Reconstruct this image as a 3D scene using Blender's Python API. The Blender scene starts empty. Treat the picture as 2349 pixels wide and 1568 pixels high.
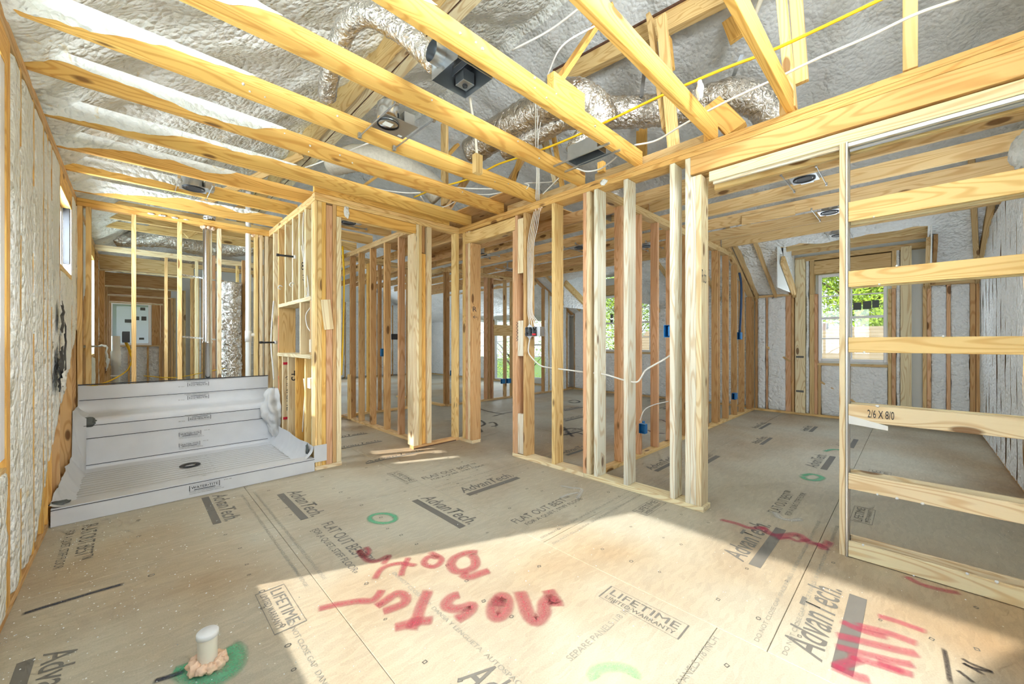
import bpy, math, random, bmesh
import numpy as np
from mathutils import Vector, Matrix, noise
random.seed(7)
SC = bpy.context.scene
COL = SC.collection
PI = math.pi

# ------------------------------------------------------------------ camera
F, CX, CY, CH = 895.0, 1174.5, 785.0, 1.27
YAW = math.atan((CX - 305) / F)
SN, CS = math.sin(YAW), math.cos(YAW)
cam_d = bpy.data.cameras.new('camera'); cam = bpy.data.objects.new('camera', cam_d); COL.objects.link(cam)
cam_d.sensor_width = 36; cam_d.lens = F / 2349 * 36; cam_d.clip_start = 0.02; cam_d.clip_end = 300
cam_d.shift_y = (785 - 784) / 2349
cam.location = (0, 0, CH); cam.rotation_euler = (PI / 2, 0, -YAW)
SC.camera = cam

def ray(u, v):
    r = (u - CX) / F
    return SN + r * CS, CS - r * SN, (CY - v) / F
def onX(u, v, X):
    x, y, w = ray(u, v); t = X / x; return Vector((X, y * t, CH + w * t))
def onY(u, v, Y):
    x, y, w = ray(u, v); t = Y / y; return Vector((x * t, Y, CH + w * t))
def onZ(u, v, z):
    x, y, w = ray(u, v); t = (z - CH) / w; return Vector((x * t, y * t, z))
def yX(u, X): return onX(u, 785, X).y
def xY(u, Y): return onY(u, 785, Y).x

# ------------------------------------------------------------------ world, sun, light, exposure
SC.view_settings.view_transform = 'Standard'
SC.view_settings.look = 'None'
SC.view_settings.exposure = 0.05
SC.view_settings.gamma = 1.0
SC.view_settings.use_curve_mapping = False
cy = SC.cycles
cy.use_denoising = True
cy.max_bounces = 5; cy.diffuse_bounces = 4; cy.glossy_bounces = 2; cy.transmission_bounces = 3; cy.transparent_max_bounces = 8
cy.sample_clamp_indirect = 6; cy.caustics_reflective = False; cy.caustics_refractive = False
cy.use_adaptive_sampling = True; cy.adaptive_threshold = 0.12; cy.adaptive_min_samples = 12

W = bpy.data.worlds.new('sky'); SC.world = W; W.use_nodes = True
nt = W.node_tree; bg = nt.nodes['Background']
tc = nt.nodes.new('ShaderNodeTexCoord'); sx = nt.nodes.new('ShaderNodeSeparateXYZ'); rp = nt.nodes.new('ShaderNodeValToRGB')
nt.links.new(tc.outputs['Generated'], sx.inputs[0]); nt.links.new(sx.outputs[2], rp.inputs[0]); nt.links.new(rp.outputs[0], bg.inputs[0])
rp.color_ramp.elements[0].position = 0.0; rp.color_ramp.elements[0].color = (0.80, 0.86, 0.90, 1)
rp.color_ramp.elements[1].position = 0.6; rp.color_ramp.elements[1].color = (0.45, 0.65, 0.95, 1)
bg.inputs[1].default_value = 1.6

sd = bpy.data.lights.new('sun', 'SUN'); sun = bpy.data.objects.new('sun', sd); COL.objects.link(sun)
sd.energy = 8.0; sd.angle = math.radians(0.9); sd.color = (1.0, 0.955, 0.87)
sv = Vector((0.921, -0.39, -0.73)); sun.rotation_euler = sv.to_track_quat('-Z', 'Y').to_euler()

def area(name, loc, dirv, sx_, sy_, power, col=(1, 1, 1), spread=180):
    l = bpy.data.lights.new(name, 'AREA'); l.shape = 'RECTANGLE'; l.size = sx_; l.size_y = sy_; l.energy = power; l.color = col
    l.spread = math.radians(spread)
    o = bpy.data.objects.new(name, l); COL.objects.link(o); o.location = loc
    o.rotation_euler = Vector(dirv).to_track_quat('-Z', 'Z').to_euler(); return o
COOL = (0.78, 0.90, 1.0); WARM = (0.86, 0.94, 1.0)
area('daylight_left_window', (-0.62, 1.90, 1.65), (1, 0, 0.55), 1.7, 1.8, 52, COOL)
area('added_fill_rear', (1.1, -0.60, 1.55), (-.15, 1, 0.7), 2.0, 1.9, 46, WARM)  # added fill lamp behind the camera; no window is known there
area('added_fill_attic', (1.0, -0.74, 3.30), (-.1, 1, 0.75), 1.8, 0.6, 270, WARM)  # added lamp aimed up to brighten the attic foam, not a real vent
area('daylight_shower_window', (-0.6, 5.15, 2.2), (1, 0, -0.2), 0.8, 0.55, 95, COOL)
area('daylight_hall_window', (-0.6, 7.9, 1.9), (1, 0, 0), 1.4, 1.3, 55, COOL)
area('daylight_dormer_window', (8.30, 0.71, 1.7), (-1, 0, 0), 0.85, 1.4, 16, COOL)
area('added_fill_bedroom', (4.5, -0.60, 1.6), (.65, .75, 0.12), 1.4, 1.5, 52, COOL, 150)  # added out-of-view lamp to brighten the bedroom; its window is assumed
area('daylight_middle_window', (8.45, 4.9, 1.7), (-1, 0, 0), 1.1, 1.4, 13, COOL)
area('daylight_far_window', (8.45, 9.2, 1.3), (-1, 0, 0), 1.6, 1.9, 40, COOL)
area('added_fill_far_rooms', (5.0, 13.8, 1.6), (0, -1, 0), 3.0, 1.8, 70, COOL)  # added fill for hall and closet; the far foam wall has no window here
area('daylight_bath_end_window', (0.0, 12.9, 1.8), (0, -1, 0), 0.7, 1.1, 9, COOL)

# ------------------------------------------------------------------ materials
def mat(name):
    m = bpy.data.materials.new(name); m.use_nodes = True
    n = m.node_tree.nodes; l = m.node_tree.links
    return m, n, l, n['Principled BSDF']
def simple(name, col, rough=0.6, metal=0.0, bump=0, bscale=40, spec=0.5, var=0.0):
    m, n, l, b = mat(name)
    b.inputs['Base Color'].default_value = (*col, 1); b.inputs['Roughness'].default_value = rough
    b.inputs['Metallic'].default_value = metal; b.inputs['Specular IOR Level'].default_value = spec
    if bump or var:
        tc = n.new('ShaderNodeTexCoord'); nz = n.new('ShaderNodeTexNoise'); nz.inputs['Scale'].default_value = bscale; nz.inputs['Detail'].default_value = 4
        l.new(tc.outputs['Object'], nz.inputs['Vector'])
        if bump:
            bp = n.new('ShaderNodeBump'); bp.inputs['Strength'].default_value = bump; bp.inputs['Distance'].default_value = 0.01
            l.new(nz.outputs['Fac'], bp.inputs['Height']); l.new(bp.outputs[0], b.inputs['Normal'])
        if var:
            mx = n.new('ShaderNodeMix'); mx.data_type = 'RGBA'
            mx.inputs[6].default_value = (*[c * (1 - var) for c in col], 1); mx.inputs[7].default_value = (*[min(1, c * (1 + var)) for c in col], 1)
            l.new(nz.outputs['Fac'], mx.inputs[0]); l.new(mx.outputs[2], b.inputs['Base Color'])
    return m
def math_node(n, l, op, a, b=None, c=None):
    x = n.new('ShaderNodeMath'); x.operation = op
    for i, s in enumerate((a, b, c)):
        if s is None: continue
        if isinstance(s, (int, float)): x.inputs[i].default_value = s
        else: l.new(s, x.inputs[i])
    return x.outputs[0]

def wood_material():
    m, n, l, b = mat('pine_lumber')
    tc = n.new('ShaderNodeTexCoord'); oi = n.new('ShaderNodeObjectInfo')
    off = n.new('ShaderNodeVectorMath'); off.operation = 'SCALE'; off.inputs[0].default_value = (37, 19, 11); l.new(oi.outputs['Random'], off.inputs['Scale'])
    ad = n.new('ShaderNodeVectorMath'); ad.operation = 'ADD'; l.new(tc.outputs['Object'], ad.inputs[0]); l.new(off.outputs[0], ad.inputs[1])
    mp = n.new('ShaderNodeMapping'); mp.inputs['Scale'].default_value = (0.55, 6, 6); l.new(ad.outputs[0], mp.inputs['Vector'])
    nz = n.new('ShaderNodeTexNoise'); nz.inputs['Scale'].default_value = 1.3; nz.inputs['Detail'].default_value = 1.0; nz.inputs['Distortion'].default_value = 0.25
    l.new(mp.outputs[0], nz.inputs['Vector'])
    # knots
    mk = n.new('ShaderNodeMapping'); mk.inputs['Scale'].default_value = (2.3, 6.5, 6.5); l.new(ad.outputs[0], mk.inputs['Vector'])
    vo = n.new('ShaderNodeTexVoronoi'); vo.inputs['Scale'].default_value = 1.0; l.new(mk.outputs[0], vo.inputs['Vector'])
    sep = n.new('ShaderNodeSeparateColor'); l.new(vo.outputs['Color'], sep.inputs[0])
    keep = math_node(n, l, 'GREATER_THAN', sep.outputs[0], 0.45)
    kr = n.new('ShaderNodeMapRange'); kr.inputs[1].default_value = 0.165; kr.inputs[2].default_value = 0.12; l.new(vo.outputs['Distance'], kr.inputs[0])
    knot = math_node(n, l, 'MULTIPLY', kr.outputs[0], keep)
    kw = n.new('ShaderNodeMapRange'); kw.inputs[1].default_value = 0.45; kw.inputs[2].default_value = 0.0; l.new(vo.outputs['Distance'], kw.inputs[0])
    warp = math_node(n, l, 'MULTIPLY', kw.outputs[0], keep)
    h = math_node(n, l, 'MULTIPLY', nz.outputs['Fac'], 95.0)
    h = math_node(n, l, 'ADD', h, math_node(n, l, 'MULTIPLY', warp, 9.0))
    s = math_node(n, l, 'SINE', h)
    band = n.new('ShaderNodeMapRange'); band.inputs[1].default_value = 0.1; band.inputs[2].default_value = 1.0; l.new(s, band.inputs[0])
    # fine streaks
    mf = n.new('ShaderNodeMapping'); mf.inputs['Scale'].default_value = (1.5, 90, 90); l.new(ad.outputs[0], mf.inputs['Vector'])
    nf = n.new('ShaderNodeTexNoise'); nf.inputs['Scale'].default_value = 1; nf.inputs['Detail'].default_value = 2; l.new(mf.outputs[0], nf.inputs['Vector'])
    dark = n.new('ShaderNodeMix'); dark.data_type = 'RGBA'; dark.blend_type = 'MULTIPLY'; dark.inputs[7].default_value = (0.66, 0.47, 0.28, 1)
    l.new(oi.outputs['Color'], dark.inputs[6])
    f1 = math_node(n, l, 'ADD', math_node(n, l, 'MULTIPLY', band.outputs[0], 0.52), math_node(n, l, 'MULTIPLY', nf.outputs['Fac'], 0.22))
    l.new(f1, dark.inputs[0])
    # broad tone
    nb = n.new('ShaderNodeTexNoise'); nb.inputs['Scale'].default_value = 1.6; l.new(ad.outputs[0], nb.inputs['Vector'])
    hb = n.new('ShaderNodeHueSaturation'); l.new(dark.outputs[2], hb.inputs['Color'])
    vr = n.new('ShaderNodeMapRange'); vr.inputs[3].default_value = 0.86; vr.inputs[4].default_value = 1.18; l.new(nb.outputs['Fac'], vr.inputs[0]); l.new(vr.outputs[0], hb.inputs['Value'])
    kn = n.new('ShaderNodeMix'); kn.data_type = 'RGBA'; kn.inputs[7].default_value = (0.16, 0.065, 0.02, 1)
    l.new(math_node(n, l, 'MULTIPLY', knot, 0.85), kn.inputs[0]); l.new(hb.outputs[0], kn.inputs[6]); l.new(kn.outputs[2], b.inputs['Base Color'])
    b.inputs['Roughness'].default_value = 0.62; b.inputs['Specular IOR Level'].default_value = 0.25
    return m
M_WOOD = wood_material()

def foam_material(name, c1, c2, spots=0.35, bs=0.85):
    m, n, l, b = mat(name)
    tc = n.new('ShaderNodeTexCoord')
    n1 = n.new('ShaderNodeTexNoise'); n1.inputs['Scale'].default_value = 2.2; n1.inputs['Detail'].default_value = 5; n1.inputs['Distortion'].default_value = 1.5; l.new(tc.outputs['Object'], n1.inputs['Vector'])
    r = n.new('ShaderNodeValToRGB'); l.new(n1.outputs['Fac'], r.inputs[0])
    r.color_ramp.elements[0].position = 0.3; r.color_ramp.elements[0].color = (*c1, 1); r.color_ramp.elements[1].position = 0.7; r.color_ramp.elements[1].color = (*c2, 1)
    n2 = n.new('ShaderNodeTexNoise'); n2.inputs['Scale'].default_value = 5; n2.inputs['Detail'].default_value = 6; n2.inputs['Distortion'].default_value = 2.5; l.new(tc.outputs['Object'], n2.inputs['Vector'])
    mr = n.new('ShaderNodeMapRange'); mr.inputs[1].default_value = 0.66; mr.inputs[2].default_value = 0.72; l.new(n2.outputs['Fac'], mr.inputs[0])
    mx = n.new('ShaderNodeMix'); mx.data_type = 'RGBA'; mx.inputs[7].default_value = (0.72, 0.50, 0.12, 1)
    l.new(math_node(n, l, 'MULTIPLY', mr.outputs[0], spots), mx.inputs[0]); l.new(r.outputs[0], mx.inputs[6]); l.new(mx.outputs[2], b.inputs['Base Color'])
    b.inputs['Roughness'].default_value = 0.8; b.inputs['Specular IOR Level'].default_value = 0.15
    # rippled skin
    n3 = n.new('ShaderNodeTexNoise'); n3.inputs['Scale'].default_value = 7; n3.inputs['Detail'].default_value = 3; n3.inputs['Distortion'].default_value = 0.6; l.new(tc.outputs['Object'], n3.inputs['Vector'])
    vm = n.new('ShaderNodeVectorMath'); vm.operation = 'MULTIPLY_ADD'; vm.inputs[1].default_value = (.06, .06, .06); l.new(n3.outputs['Color'], vm.inputs[0]); l.new(tc.outputs['Object'], vm.inputs[2])
    vv = n.new('ShaderNodeTexVoronoi'); vv.inputs['Scale'].default_value = 24; l.new(vm.outputs[0], vv.inputs['Vector'])
    n4 = n.new('ShaderNodeTexNoise'); n4.inputs['Scale'].default_value = 60; n4.inputs['Detail'].default_value = 3; l.new(tc.outputs['Object'], n4.inputs['Vector'])
    hh = math_node(n, l, 'ADD', math_node(n, l, 'MULTIPLY', n3.outputs['Fac'], 2.2), math_node(n, l, 'SUBTRACT', math_node(n, l, 'MULTIPLY', n4.outputs['Fac'], 0.35), math_node(n, l, 'MULTIPLY', vv.outputs['Distance'], 0.9)))
    bp = n.new('ShaderNodeBump'); bp.inputs['Strength'].default_value = bs; bp.inputs['Distance'].default_value = 0.028
    l.new(hh, bp.inputs['Height']); l.new(bp.outputs[0], b.inputs['Normal'])
    return m
M_FOAM = foam_material('cream_spray_foam', (0.85, 0.86, 0.79), (0.93, 0.94, 0.92), 0.4)
M_FOAMG = foam_material('grey_spray_foam', (0.60, 0.60, 0.57), (0.72, 0.72, 0.71), 0.12, 0.55)
M_FOAMW = foam_material('white_spray_foam', (0.88, 0.90, 0.90), (0.94, 0.95, 0.95), 0.05)

def foil_material(name, col, scale):
    m, n, l, b = mat(name)
    b.inputs['Metallic'].default_value = 1.0; b.inputs['Roughness'].default_value = 0.22; b.inputs['Base Color'].default_value = (*col, 1)
    tc = n.new('ShaderNodeTexCoord')
    vo = n.new('ShaderNodeTexNoise'); vo.inputs['Scale'].default_value = scale; vo.inputs['Detail'].default_value = 5; vo.inputs['Distortion'].default_value = 1.2
    l.new(tc.outputs['Object'], vo.inputs['Vector'])
    bp = n.new('ShaderNodeBump'); bp.inputs['Strength'].default_value = 1.0; bp.inputs['Distance'].default_value = 0.03
    l.new(vo.outputs['Fac'], bp.inputs['Height']); l.new(bp.outputs[0], b.inputs['Normal'])
    return m
M_FOIL = foil_material('silver_foil', (0.88, 0.87, 0.85), 22)
M_FOILB = foil_material('dull_foil', (0.74, 0.71, 0.67), 18)
M_GALV = simple('galvanised_steel', (0.48, 0.50, 0.52), 0.32, 0.9, 0.1, 12, var=0.15)
M_ALU = simple('aluminium', (0.75, 0.77, 0.80), 0.3, 0.9)
M_STEELP = simple('flue_steel', (0.62, 0.63, 0.64), 0.22, 1.0)
M_BLACK = simple('black_plastic', (0.02, 0.02, 0.022), 0.5)
M_BLUE = simple('blue_plastic', (0.01, 0.16, 0.42), 0.45)
M_PVC = simple('white_pvc', (0.80, 0.80, 0.78), 0.35)
M_CPVC = simple('cream_pvc', (0.80, 0.75, 0.62), 0.4)
M_CABLE = simple('white_cable_jacket', (0.82, 0.80, 0.75), 0.45)
M_YCABLE = simple('yellow_cable_jacket', (0.80, 0.50, 0.01), 0.45)
M_BCABLE = simple('dark_blue_cable_jacket', (0.01, 0.05, 0.14), 0.45)
M_LINER = simple('grey_pvc_sheet', (0.63, 0.64, 0.655), 0.38, 0, 0.06, 8, 0.45, var=0.08)
M_DUST = simple('dusty_grey_sheet', (0.56, 0.56, 0.55), 0.5, 0, 0.08, 12, 0.4, var=0.12)
M_INK = simple('black_ink', (0.035, 0.035, 0.04), 0.7)
M_INK2 = simple('dark_grey_ink', (0.11, 0.105, 0.09), 0.8)
M_SMALL = simple('faint_grey_ink', (0.30, 0.285, 0.235), 0.8)
M_STAMP = simple('faded_grey_ink', (0.165, 0.155, 0.135), 0.8)
M_VINYL = simple('white_vinyl', (0.86, 0.86, 0.87), 0.35)
M_PAPER = simple('paper', (0.83, 0.83, 0.80), 0.8)
M_GREYLAB = simple('dark_label', (0.10, 0.11, 0.10), 0.7)
M_PEACH = simple('orange_foam_sealant', (0.86, 0.60, 0.42), 0.7, 0, 0.6, 60, var=0.1)
M_BARK = simple('bark', (0.12, 0.055, 0.03), 0.9, 0, 0.8, 40, var=0.4)
M_REDP = simple('red_marker_paint', (0.65, 0.01, 0.04), 0.6)
M_ROOF = simple('tan_shingle', (0.27, 0.215, 0.13), 0.9, 0, 0.5, 6, var=0.25)
M_SOIL = simple('lawn_green', (0.16, 0.26, 0.06), 0.9, 0, 0, 3, var=0.3)
M_LEAF = simple('leaf', (0.28, 0.42, 0.03), 0.5, 0, 0, 1.5, var=0.5)
M_TRUNK = simple('tree_bark', (0.12, 0.08, 0.05), 0.9)
M_SIDING = simple('pale_wrap', (0.82, 0.84, 0.82), 0.8)
M_RED = simple('red_plastic', (0.6, 0.02, 0.03), 0.5)

def glass_material():
    m, n, l, b = mat('window_glass')
    g = n.new('ShaderNodeBsdfGlossy'); g.inputs['Roughness'].default_value = 0.02
    t = n.new('ShaderNodeBsdfTransparent'); x = n.new('ShaderNodeMixShader'); x.inputs[0].default_value = 0.06
    l.new(t.outputs[0], x.inputs[1]); l.new(g.outputs[0], x.inputs[2]); l.new(x.outputs[0], n['Material Output'].inputs[0])
    return m
M_GLASS = glass_material()
def frosted():
    m, n, l, b = mat('misted_glass')
    t = n.new('ShaderNodeBsdfTranslucent'); t.inputs[0].default_value = (0.86, 0.95, 0.94, 1)
    g = n.new('ShaderNodeBsdfTransparent'); x = n.new('ShaderNodeMixShader'); x.inputs[0].default_value = 0.35
    l.new(t.outputs[0], x.inputs[1]); l.new(g.outputs[0], x.inputs[2]); l.new(x.outputs[0], n['Material Output'].inputs[0])
    return m
M_FROST = frosted()

def floor_material():
    m, n, l, b = mat('oriented_strand_subfloor')
    tc = n.new('ShaderNodeTexCoord'); gm = n.new('ShaderNodeNewGeometry'); pos = gm.outputs['Position']
    n1 = n.new('ShaderNodeTexNoise'); n1.inputs['Scale'].default_value = 0.9; n1.inputs['Detail'].default_value = 6; n1.inputs['Distortion'].default_value = 0.6; l.new(pos, n1.inputs['Vector'])
    r = n.new('ShaderNodeValToRGB'); l.new(n1.outputs['Fac'], r.inputs[0])
    e = r.color_ramp.elements; e[0].position = 0.30; e[0].color = (0.39, 0.33, 0.245, 1); e[1].position = 0.70; e[1].color = (0.52, 0.49, 0.39, 1)
    x = r.color_ramp.elements.new(0.5); x.color = (0.465, 0.425, 0.33, 1)
    # strand flakes
    wv = n.new('ShaderNodeTexNoise'); wv.inputs['Scale'].default_value = 9; wv.inputs['Detail'].default_value = 2; l.new(pos, wv.inputs['Vector'])
    vm = n.new('ShaderNodeVectorMath'); vm.operation = 'MULTIPLY_ADD'; vm.inputs[1].default_value = (0.05, 0.05, 0); l.new(wv.outputs['Color'], vm.inputs[0]); l.new(pos, vm.inputs[2])
    mp = n.new('ShaderNodeMapping'); mp.inputs['Scale'].default_value = (14, 60, 1); l.new(vm.outputs[0], mp.inputs['Vector'])
    vo = n.new('ShaderNodeTexVoronoi'); vo.inputs['Scale'].default_value = 1; l.new(mp.outputs[0], vo.inputs['Vector'])
    sep = n.new('ShaderNodeSeparateColor'); l.new(vo.outputs['Color'], sep.inputs[0])
    n2 = n.new('ShaderNodeTexNoise'); n2.inputs['Scale'].default_value = 160; n2.inputs['Detail'].default_value = 3; l.new(pos, n2.inputs['Vector'])
    fl = math_node(n, l, 'ADD', math_node(n, l, 'MULTIPLY', sep.outputs[0], 0.13), math_node(n, l, 'MULTIPLY', n2.outputs['Fac'], 0.42))
    val = math_node(n, l, 'ADD', fl, 0.74)
    hs = n.new('ShaderNodeHueSaturation'); l.new(r.outputs[0], hs.inputs['Color']); l.new(val, hs.inputs['Value'])
    # orange-brown stain patches
    n3 = n.new('ShaderNodeTexNoise'); n3.inputs['Scale'].default_value = 0.55; n3.inputs['Detail'].default_value = 3; l.new(pos, n3.inputs['Vector'])
    mr = n.new('ShaderNodeMapRange'); mr.inputs[1].default_value = 0.47; mr.inputs[2].default_value = 0.70; l.new(n3.outputs['Fac'], mr.inputs[0])
    mx = n.new('ShaderNodeMix'); mx.data_type = 'RGBA'; mx.blend_type = 'MULTIPLY'; mx.inputs[7].default_value = (0.85, 0.66, 0.48, 1)
    l.new(mr.outputs[0], mx.inputs[0]); l.new(hs.outputs[0], mx.inputs[6])
    # foam dust specks
    v2 = n.new('ShaderNodeTexVoronoi'); v2.inputs['Scale'].default_value = 26; l.new(pos, v2.inputs['Vector'])
    s2 = n.new('ShaderNodeSeparateColor'); l.new(v2.outputs['Color'], s2.inputs[0])
    sp = math_node(n, l, 'MULTIPLY', math_node(n, l, 'LESS_THAN', v2.outputs['Distance'], 0.07), math_node(n, l, 'GREATER_THAN', s2.outputs[1], 0.72))
    my = n.new('ShaderNodeMix'); my.data_type = 'RGBA'; my.inputs[7].default_value = (0.8, 0.77, 0.66, 1); l.new(sp, my.inputs[0]); l.new(mx.outputs[2], my.inputs[6])
    l.new(my.outputs[2], b.inputs['Base Color'])
    b.inputs['Roughness'].default_value = 0.62; b.inputs['Specular IOR Level'].default_value = 0.3
    return m
M_FLOOR = floor_material()
def spray_material(name, col, dens=0.8):
    m, n, l, b = mat(name)
    b.inputs['Base Color'].default_value = (*col, 1); b.inputs['Roughness'].default_value = 0.7
    at = n.new('ShaderNodeAttribute'); at.attribute_name = 'cover'
    gm = n.new('ShaderNodeNewGeometry'); nz = n.new('ShaderNodeTexNoise'); nz.inputs['Scale'].default_value = 150; nz.inputs['Detail'].default_value = 2; l.new(gm.outputs['Position'], nz.inputs['Vector'])
    a = math_node(n, l, 'MULTIPLY', at.outputs['Fac'], dens)
    a = math_node(n, l, 'MULTIPLY', a, math_node(n, l, 'ADD', math_node(n, l, 'MULTIPLY', nz.outputs['Fac'], 0.9), 0.5))
    cl = n.new('ShaderNodeClamp'); l.new(a, cl.inputs[0]); l.new(cl.outputs[0], b.inputs['Alpha'])
    return m
M_SPR = spray_material('red_spray_paint', (0.42, 0.06, 0.085), 0.62)
M_SPM = spray_material('pink_spray_paint', (0.62, 0.05, 0.13), 0.5)
M_SPG = spray_material('green_spray_paint', (0.10, 0.52, 0.28), 0.65)
M_SPW = spray_material('white_spray_paint', (0.75, 0.75, 0.72), 0.6)
M_SPB = spray_material('dark_blue_spray_paint', (0.04, 0.05, 0.08), 0.85)
M_SPK = spray_material('black_marker_paint', (0.05, 0.04, 0.04), 0.75)

GOLD = (0.82, 0.50, 0.145); YEL = (0.84, 0.61, 0.28); PALE = (0.86, 0.75, 0.50); WHITE = (0.85, 0.81, 0.68)
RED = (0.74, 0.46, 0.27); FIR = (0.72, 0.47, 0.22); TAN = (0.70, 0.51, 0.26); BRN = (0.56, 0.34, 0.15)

# ------------------------------------------------------------------ object helpers
def tag(o, label=None, cat=None, group=None, kind=None):
    if label: o['label'] = label
    if cat: o['category'] = cat
    if group: o['group'] = group
    if kind: o['kind'] = kind
    return o
def empty(name, loc=(0, 0, 0), label=None, cat=None, group=None, kind=None):
    o = bpy.data.objects.new(name, None); o.empty_display_size = 0.1; COL.objects.link(o); o.location = loc
    return tag(o, label, cat, group, kind)
def parent(o, p):
    if p is not None:
        o.parent = p
        o.matrix_parent_inverse = (ROOTMAT.get(p.name) or Matrix.Translation(p.location)).inverted()
    return o
ROOTMAT = {}
def link(name, me, m, p=None, mtx=None):
    o = bpy.data.objects.new(name, me); COL.objects.link(o)
    if m is not None and not me.materials: me.materials.append(m)
    if mtx is not None: o.matrix_world = mtx
    if p is not None:
        o.parent = p; o.matrix_parent_inverse = WM(p).inverted()
    WMAT[o.name] = mtx.copy() if mtx is not None else Matrix.Identity(4)
    return o
WMAT = {}
def WM(p):
    if p.name in WMAT: return WMAT[p.name]
    return Matrix.Translation(p.location)
_bx = {}
def boxmesh(lx, ly, lz, ch=0.002):
    k = (round(lx, 4), round(ly, 4), round(lz, 4), round(ch, 4))
    if k in _bx: return _bx[k]
    hx, hy, hz = lx / 2, ly / 2, lz / 2; c = min(ch, hx * .4, hy * .4, hz * .4)
    V = []; idx = {}
    for sx_ in (-1, 1):
        for sy_ in (-1, 1):
            for sz_ in (-1, 1):
                for ax in range(3):
                    p = [sx_ * (hx - c), sy_ * (hy - c), sz_ * (hz - c)]; p[ax] = (sx_ * hx, sy_ * hy, sz_ * hz)[ax]
                    idx[(sx_, sy_, sz_, ax)] = len(V); V.append(p)
    bm = bmesh.new()
    for v in V: bm.verts.new(v)
    bmesh.ops.convex_hull(bm, input=bm.verts[:])
    bmesh.ops.dissolve_limit(bm, angle_limit=0.01, verts=bm.verts[:], edges=bm.edges[:])
    me = bpy.data.meshes.new('board'); bm.to_mesh(me); bm.free(); _bx[k] = me
    return me
def lum(name, x0, x1, y0, y1, z0, z1, tint=YEL, p=None, m=None, ch=0.002, vary=0.10, axis=None):
    """axis-aligned board, its grain along the longest side"""
    d = [abs(x1 - x0), abs(y1 - y0), abs(z1 - z0)]
    a = d.index(max(d)) if axis is None else axis
    order = [(0, 1, 2), (1, 2, 0), (2, 0, 1)][a]
    me = boxmesh(d[order[0]], d[order[1]], d[order[2]], ch)
    R = Matrix.Identity(4)
    for j, ax in enumerate(order):
        col = [0, 0, 0]; col[ax] = 1
        for i in range(3): R[i][j] = col[i]
    R.translation = Vector(((x0 + x1) / 2, (y0 + y1) / 2, (z0 + z1) / 2))
    mm = m or M_WOOD
    if me.materials and me.materials[0] != mm:
        me = me.copy(); me.materials.clear()
    o = link(name, me, mm, p, R)
    f = 1 + random.uniform(-vary, vary); g = 1 + random.uniform(-vary, vary) * 0.4
    o.color = (min(1, tint[0] * f), min(1, tint[1] * f * g), min(1, tint[2] * f * g), 1)
    return o
def timber(name, A, B, w, t, tint=YEL, p=None, up=(0, 0, 1), m=None, vary=0.1, ch=0.002):
    A = Vector(A); B = Vector(B); d = (B - A); L = d.length; x = d.normalized()
    y = Vector(up).cross(x)
    if y.length < 1e-3: y = Vector((1, 0, 0)).cross(x)
    y.normalize(); z = x.cross(y)
    me = boxmesh(L, t, w, ch)
    mm = m or M_WOOD
    if me.materials and me.materials[0] != mm: me = me.copy(); me.materials.clear()
    R = Matrix((x, y, z)).transposed().to_4x4(); R.translation = (A + B) / 2
    o = link(name, me, mm, p, R)
    f = 1 + random.uniform(-vary, vary); o.color = (min(1, tint[0] * f), min(1, tint[1] * f), min(1, tint[2] * f), 1)
    return o
def meshobj(name, V, Fc, m, p=None, smooth=False):
    me = bpy.data.meshes.new(name); me.from_pydata([tuple(v) for v in V], [], Fc); me.update()
    if smooth:
        me.polygons.foreach_set('use_smooth', [True] * len(me.polygons))
    return link(name, me, m, p)
def spline(pts, n=8):
    """Catmull-Rom through pts"""
    P = [Vector(q) for q in pts]
    if len(P) < 3: return P
    P = [P[0] * 2 - P[1]] + P + [P[-1] * 2 - P[-2]]; out = []
    for i in range(1, len(P) - 2):
        a, b, c, d = P[i - 1:i + 3]
        for k in range(n):
            t = k / n
            out.append(0.5 * ((2 * b) + (c - a) * t + (2 * a - 5 * b + 4 * c - d) * t * t + (3 * b - a - 3 * c + d) * t ** 3))
    out.append(P[-2]); return out
def tube(name, pts, r, m, p=None, seg=8, n=6, rf=None, crk=0, smooth=True, caps=True, sm=True):
    P = spline(pts, n) if sm else [Vector(q) for q in pts]
    V = []; Fc = []; prev = None
    for i, q in enumerate(P):
        t = (P[min(i + 1, len(P) - 1)] - P[max(i - 1, 0)]).normalized()
        if prev is None:
            s = t.orthogonal().normalized()
        else:
            s = prev - t * prev.dot(t)
            s = s.normalized() if s.length > 1e-6 else t.orthogonal().normalized()
        prev = s; b = t.cross(s); rr = r * (rf(i / (len(P) - 1), i) if rf else 1)
        for k in range(seg):
            a = 2 * PI * k / seg; r2 = rr * (1 + crk * nz(i * .8, math.cos(a) * 2, math.sin(a) * 2, 1.3, 3)) if crk else rr; V.append(q + s * math.cos(a) * r2 + b * math.sin(a) * r2)
    for i in range(len(P) - 1):
        for k in range(seg):
            k2 = (k + 1) % seg; Fc.append((i * seg + k, i * seg + k2, (i + 1) * seg + k2, (i + 1) * seg + k))
    if caps:
        Fc.append(tuple(range(seg - 1, -1, -1))); Fc.append(tuple((len(P) - 1) * seg + k for k in range(seg)))
    o = meshobj(name, V, Fc, m, p, smooth)
    return o
def lathe(name, c, prof, m, p=None, seg=24, axis='Z', smooth=True):
    c = Vector(c); V = []; Fc = []
    for r, h in prof:
        for k in range(seg):
            a = 2 * PI * k / seg; q = (r * math.cos(a), r * math.sin(a), h)
            if axis == 'X': q = (h, q[0], q[1])
            if axis == 'Y': q = (q[0], h, q[1])
            V.append(c + Vector(q))
    for i in range(len(prof) - 1):
        for k in range(seg):
            k2 = (k + 1) % seg; Fc.append((i * seg + k, i * seg + k2, (i + 1) * seg + k2, (i + 1) * seg + k))
    return meshobj(name, V, Fc, m, p, smooth)
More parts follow.
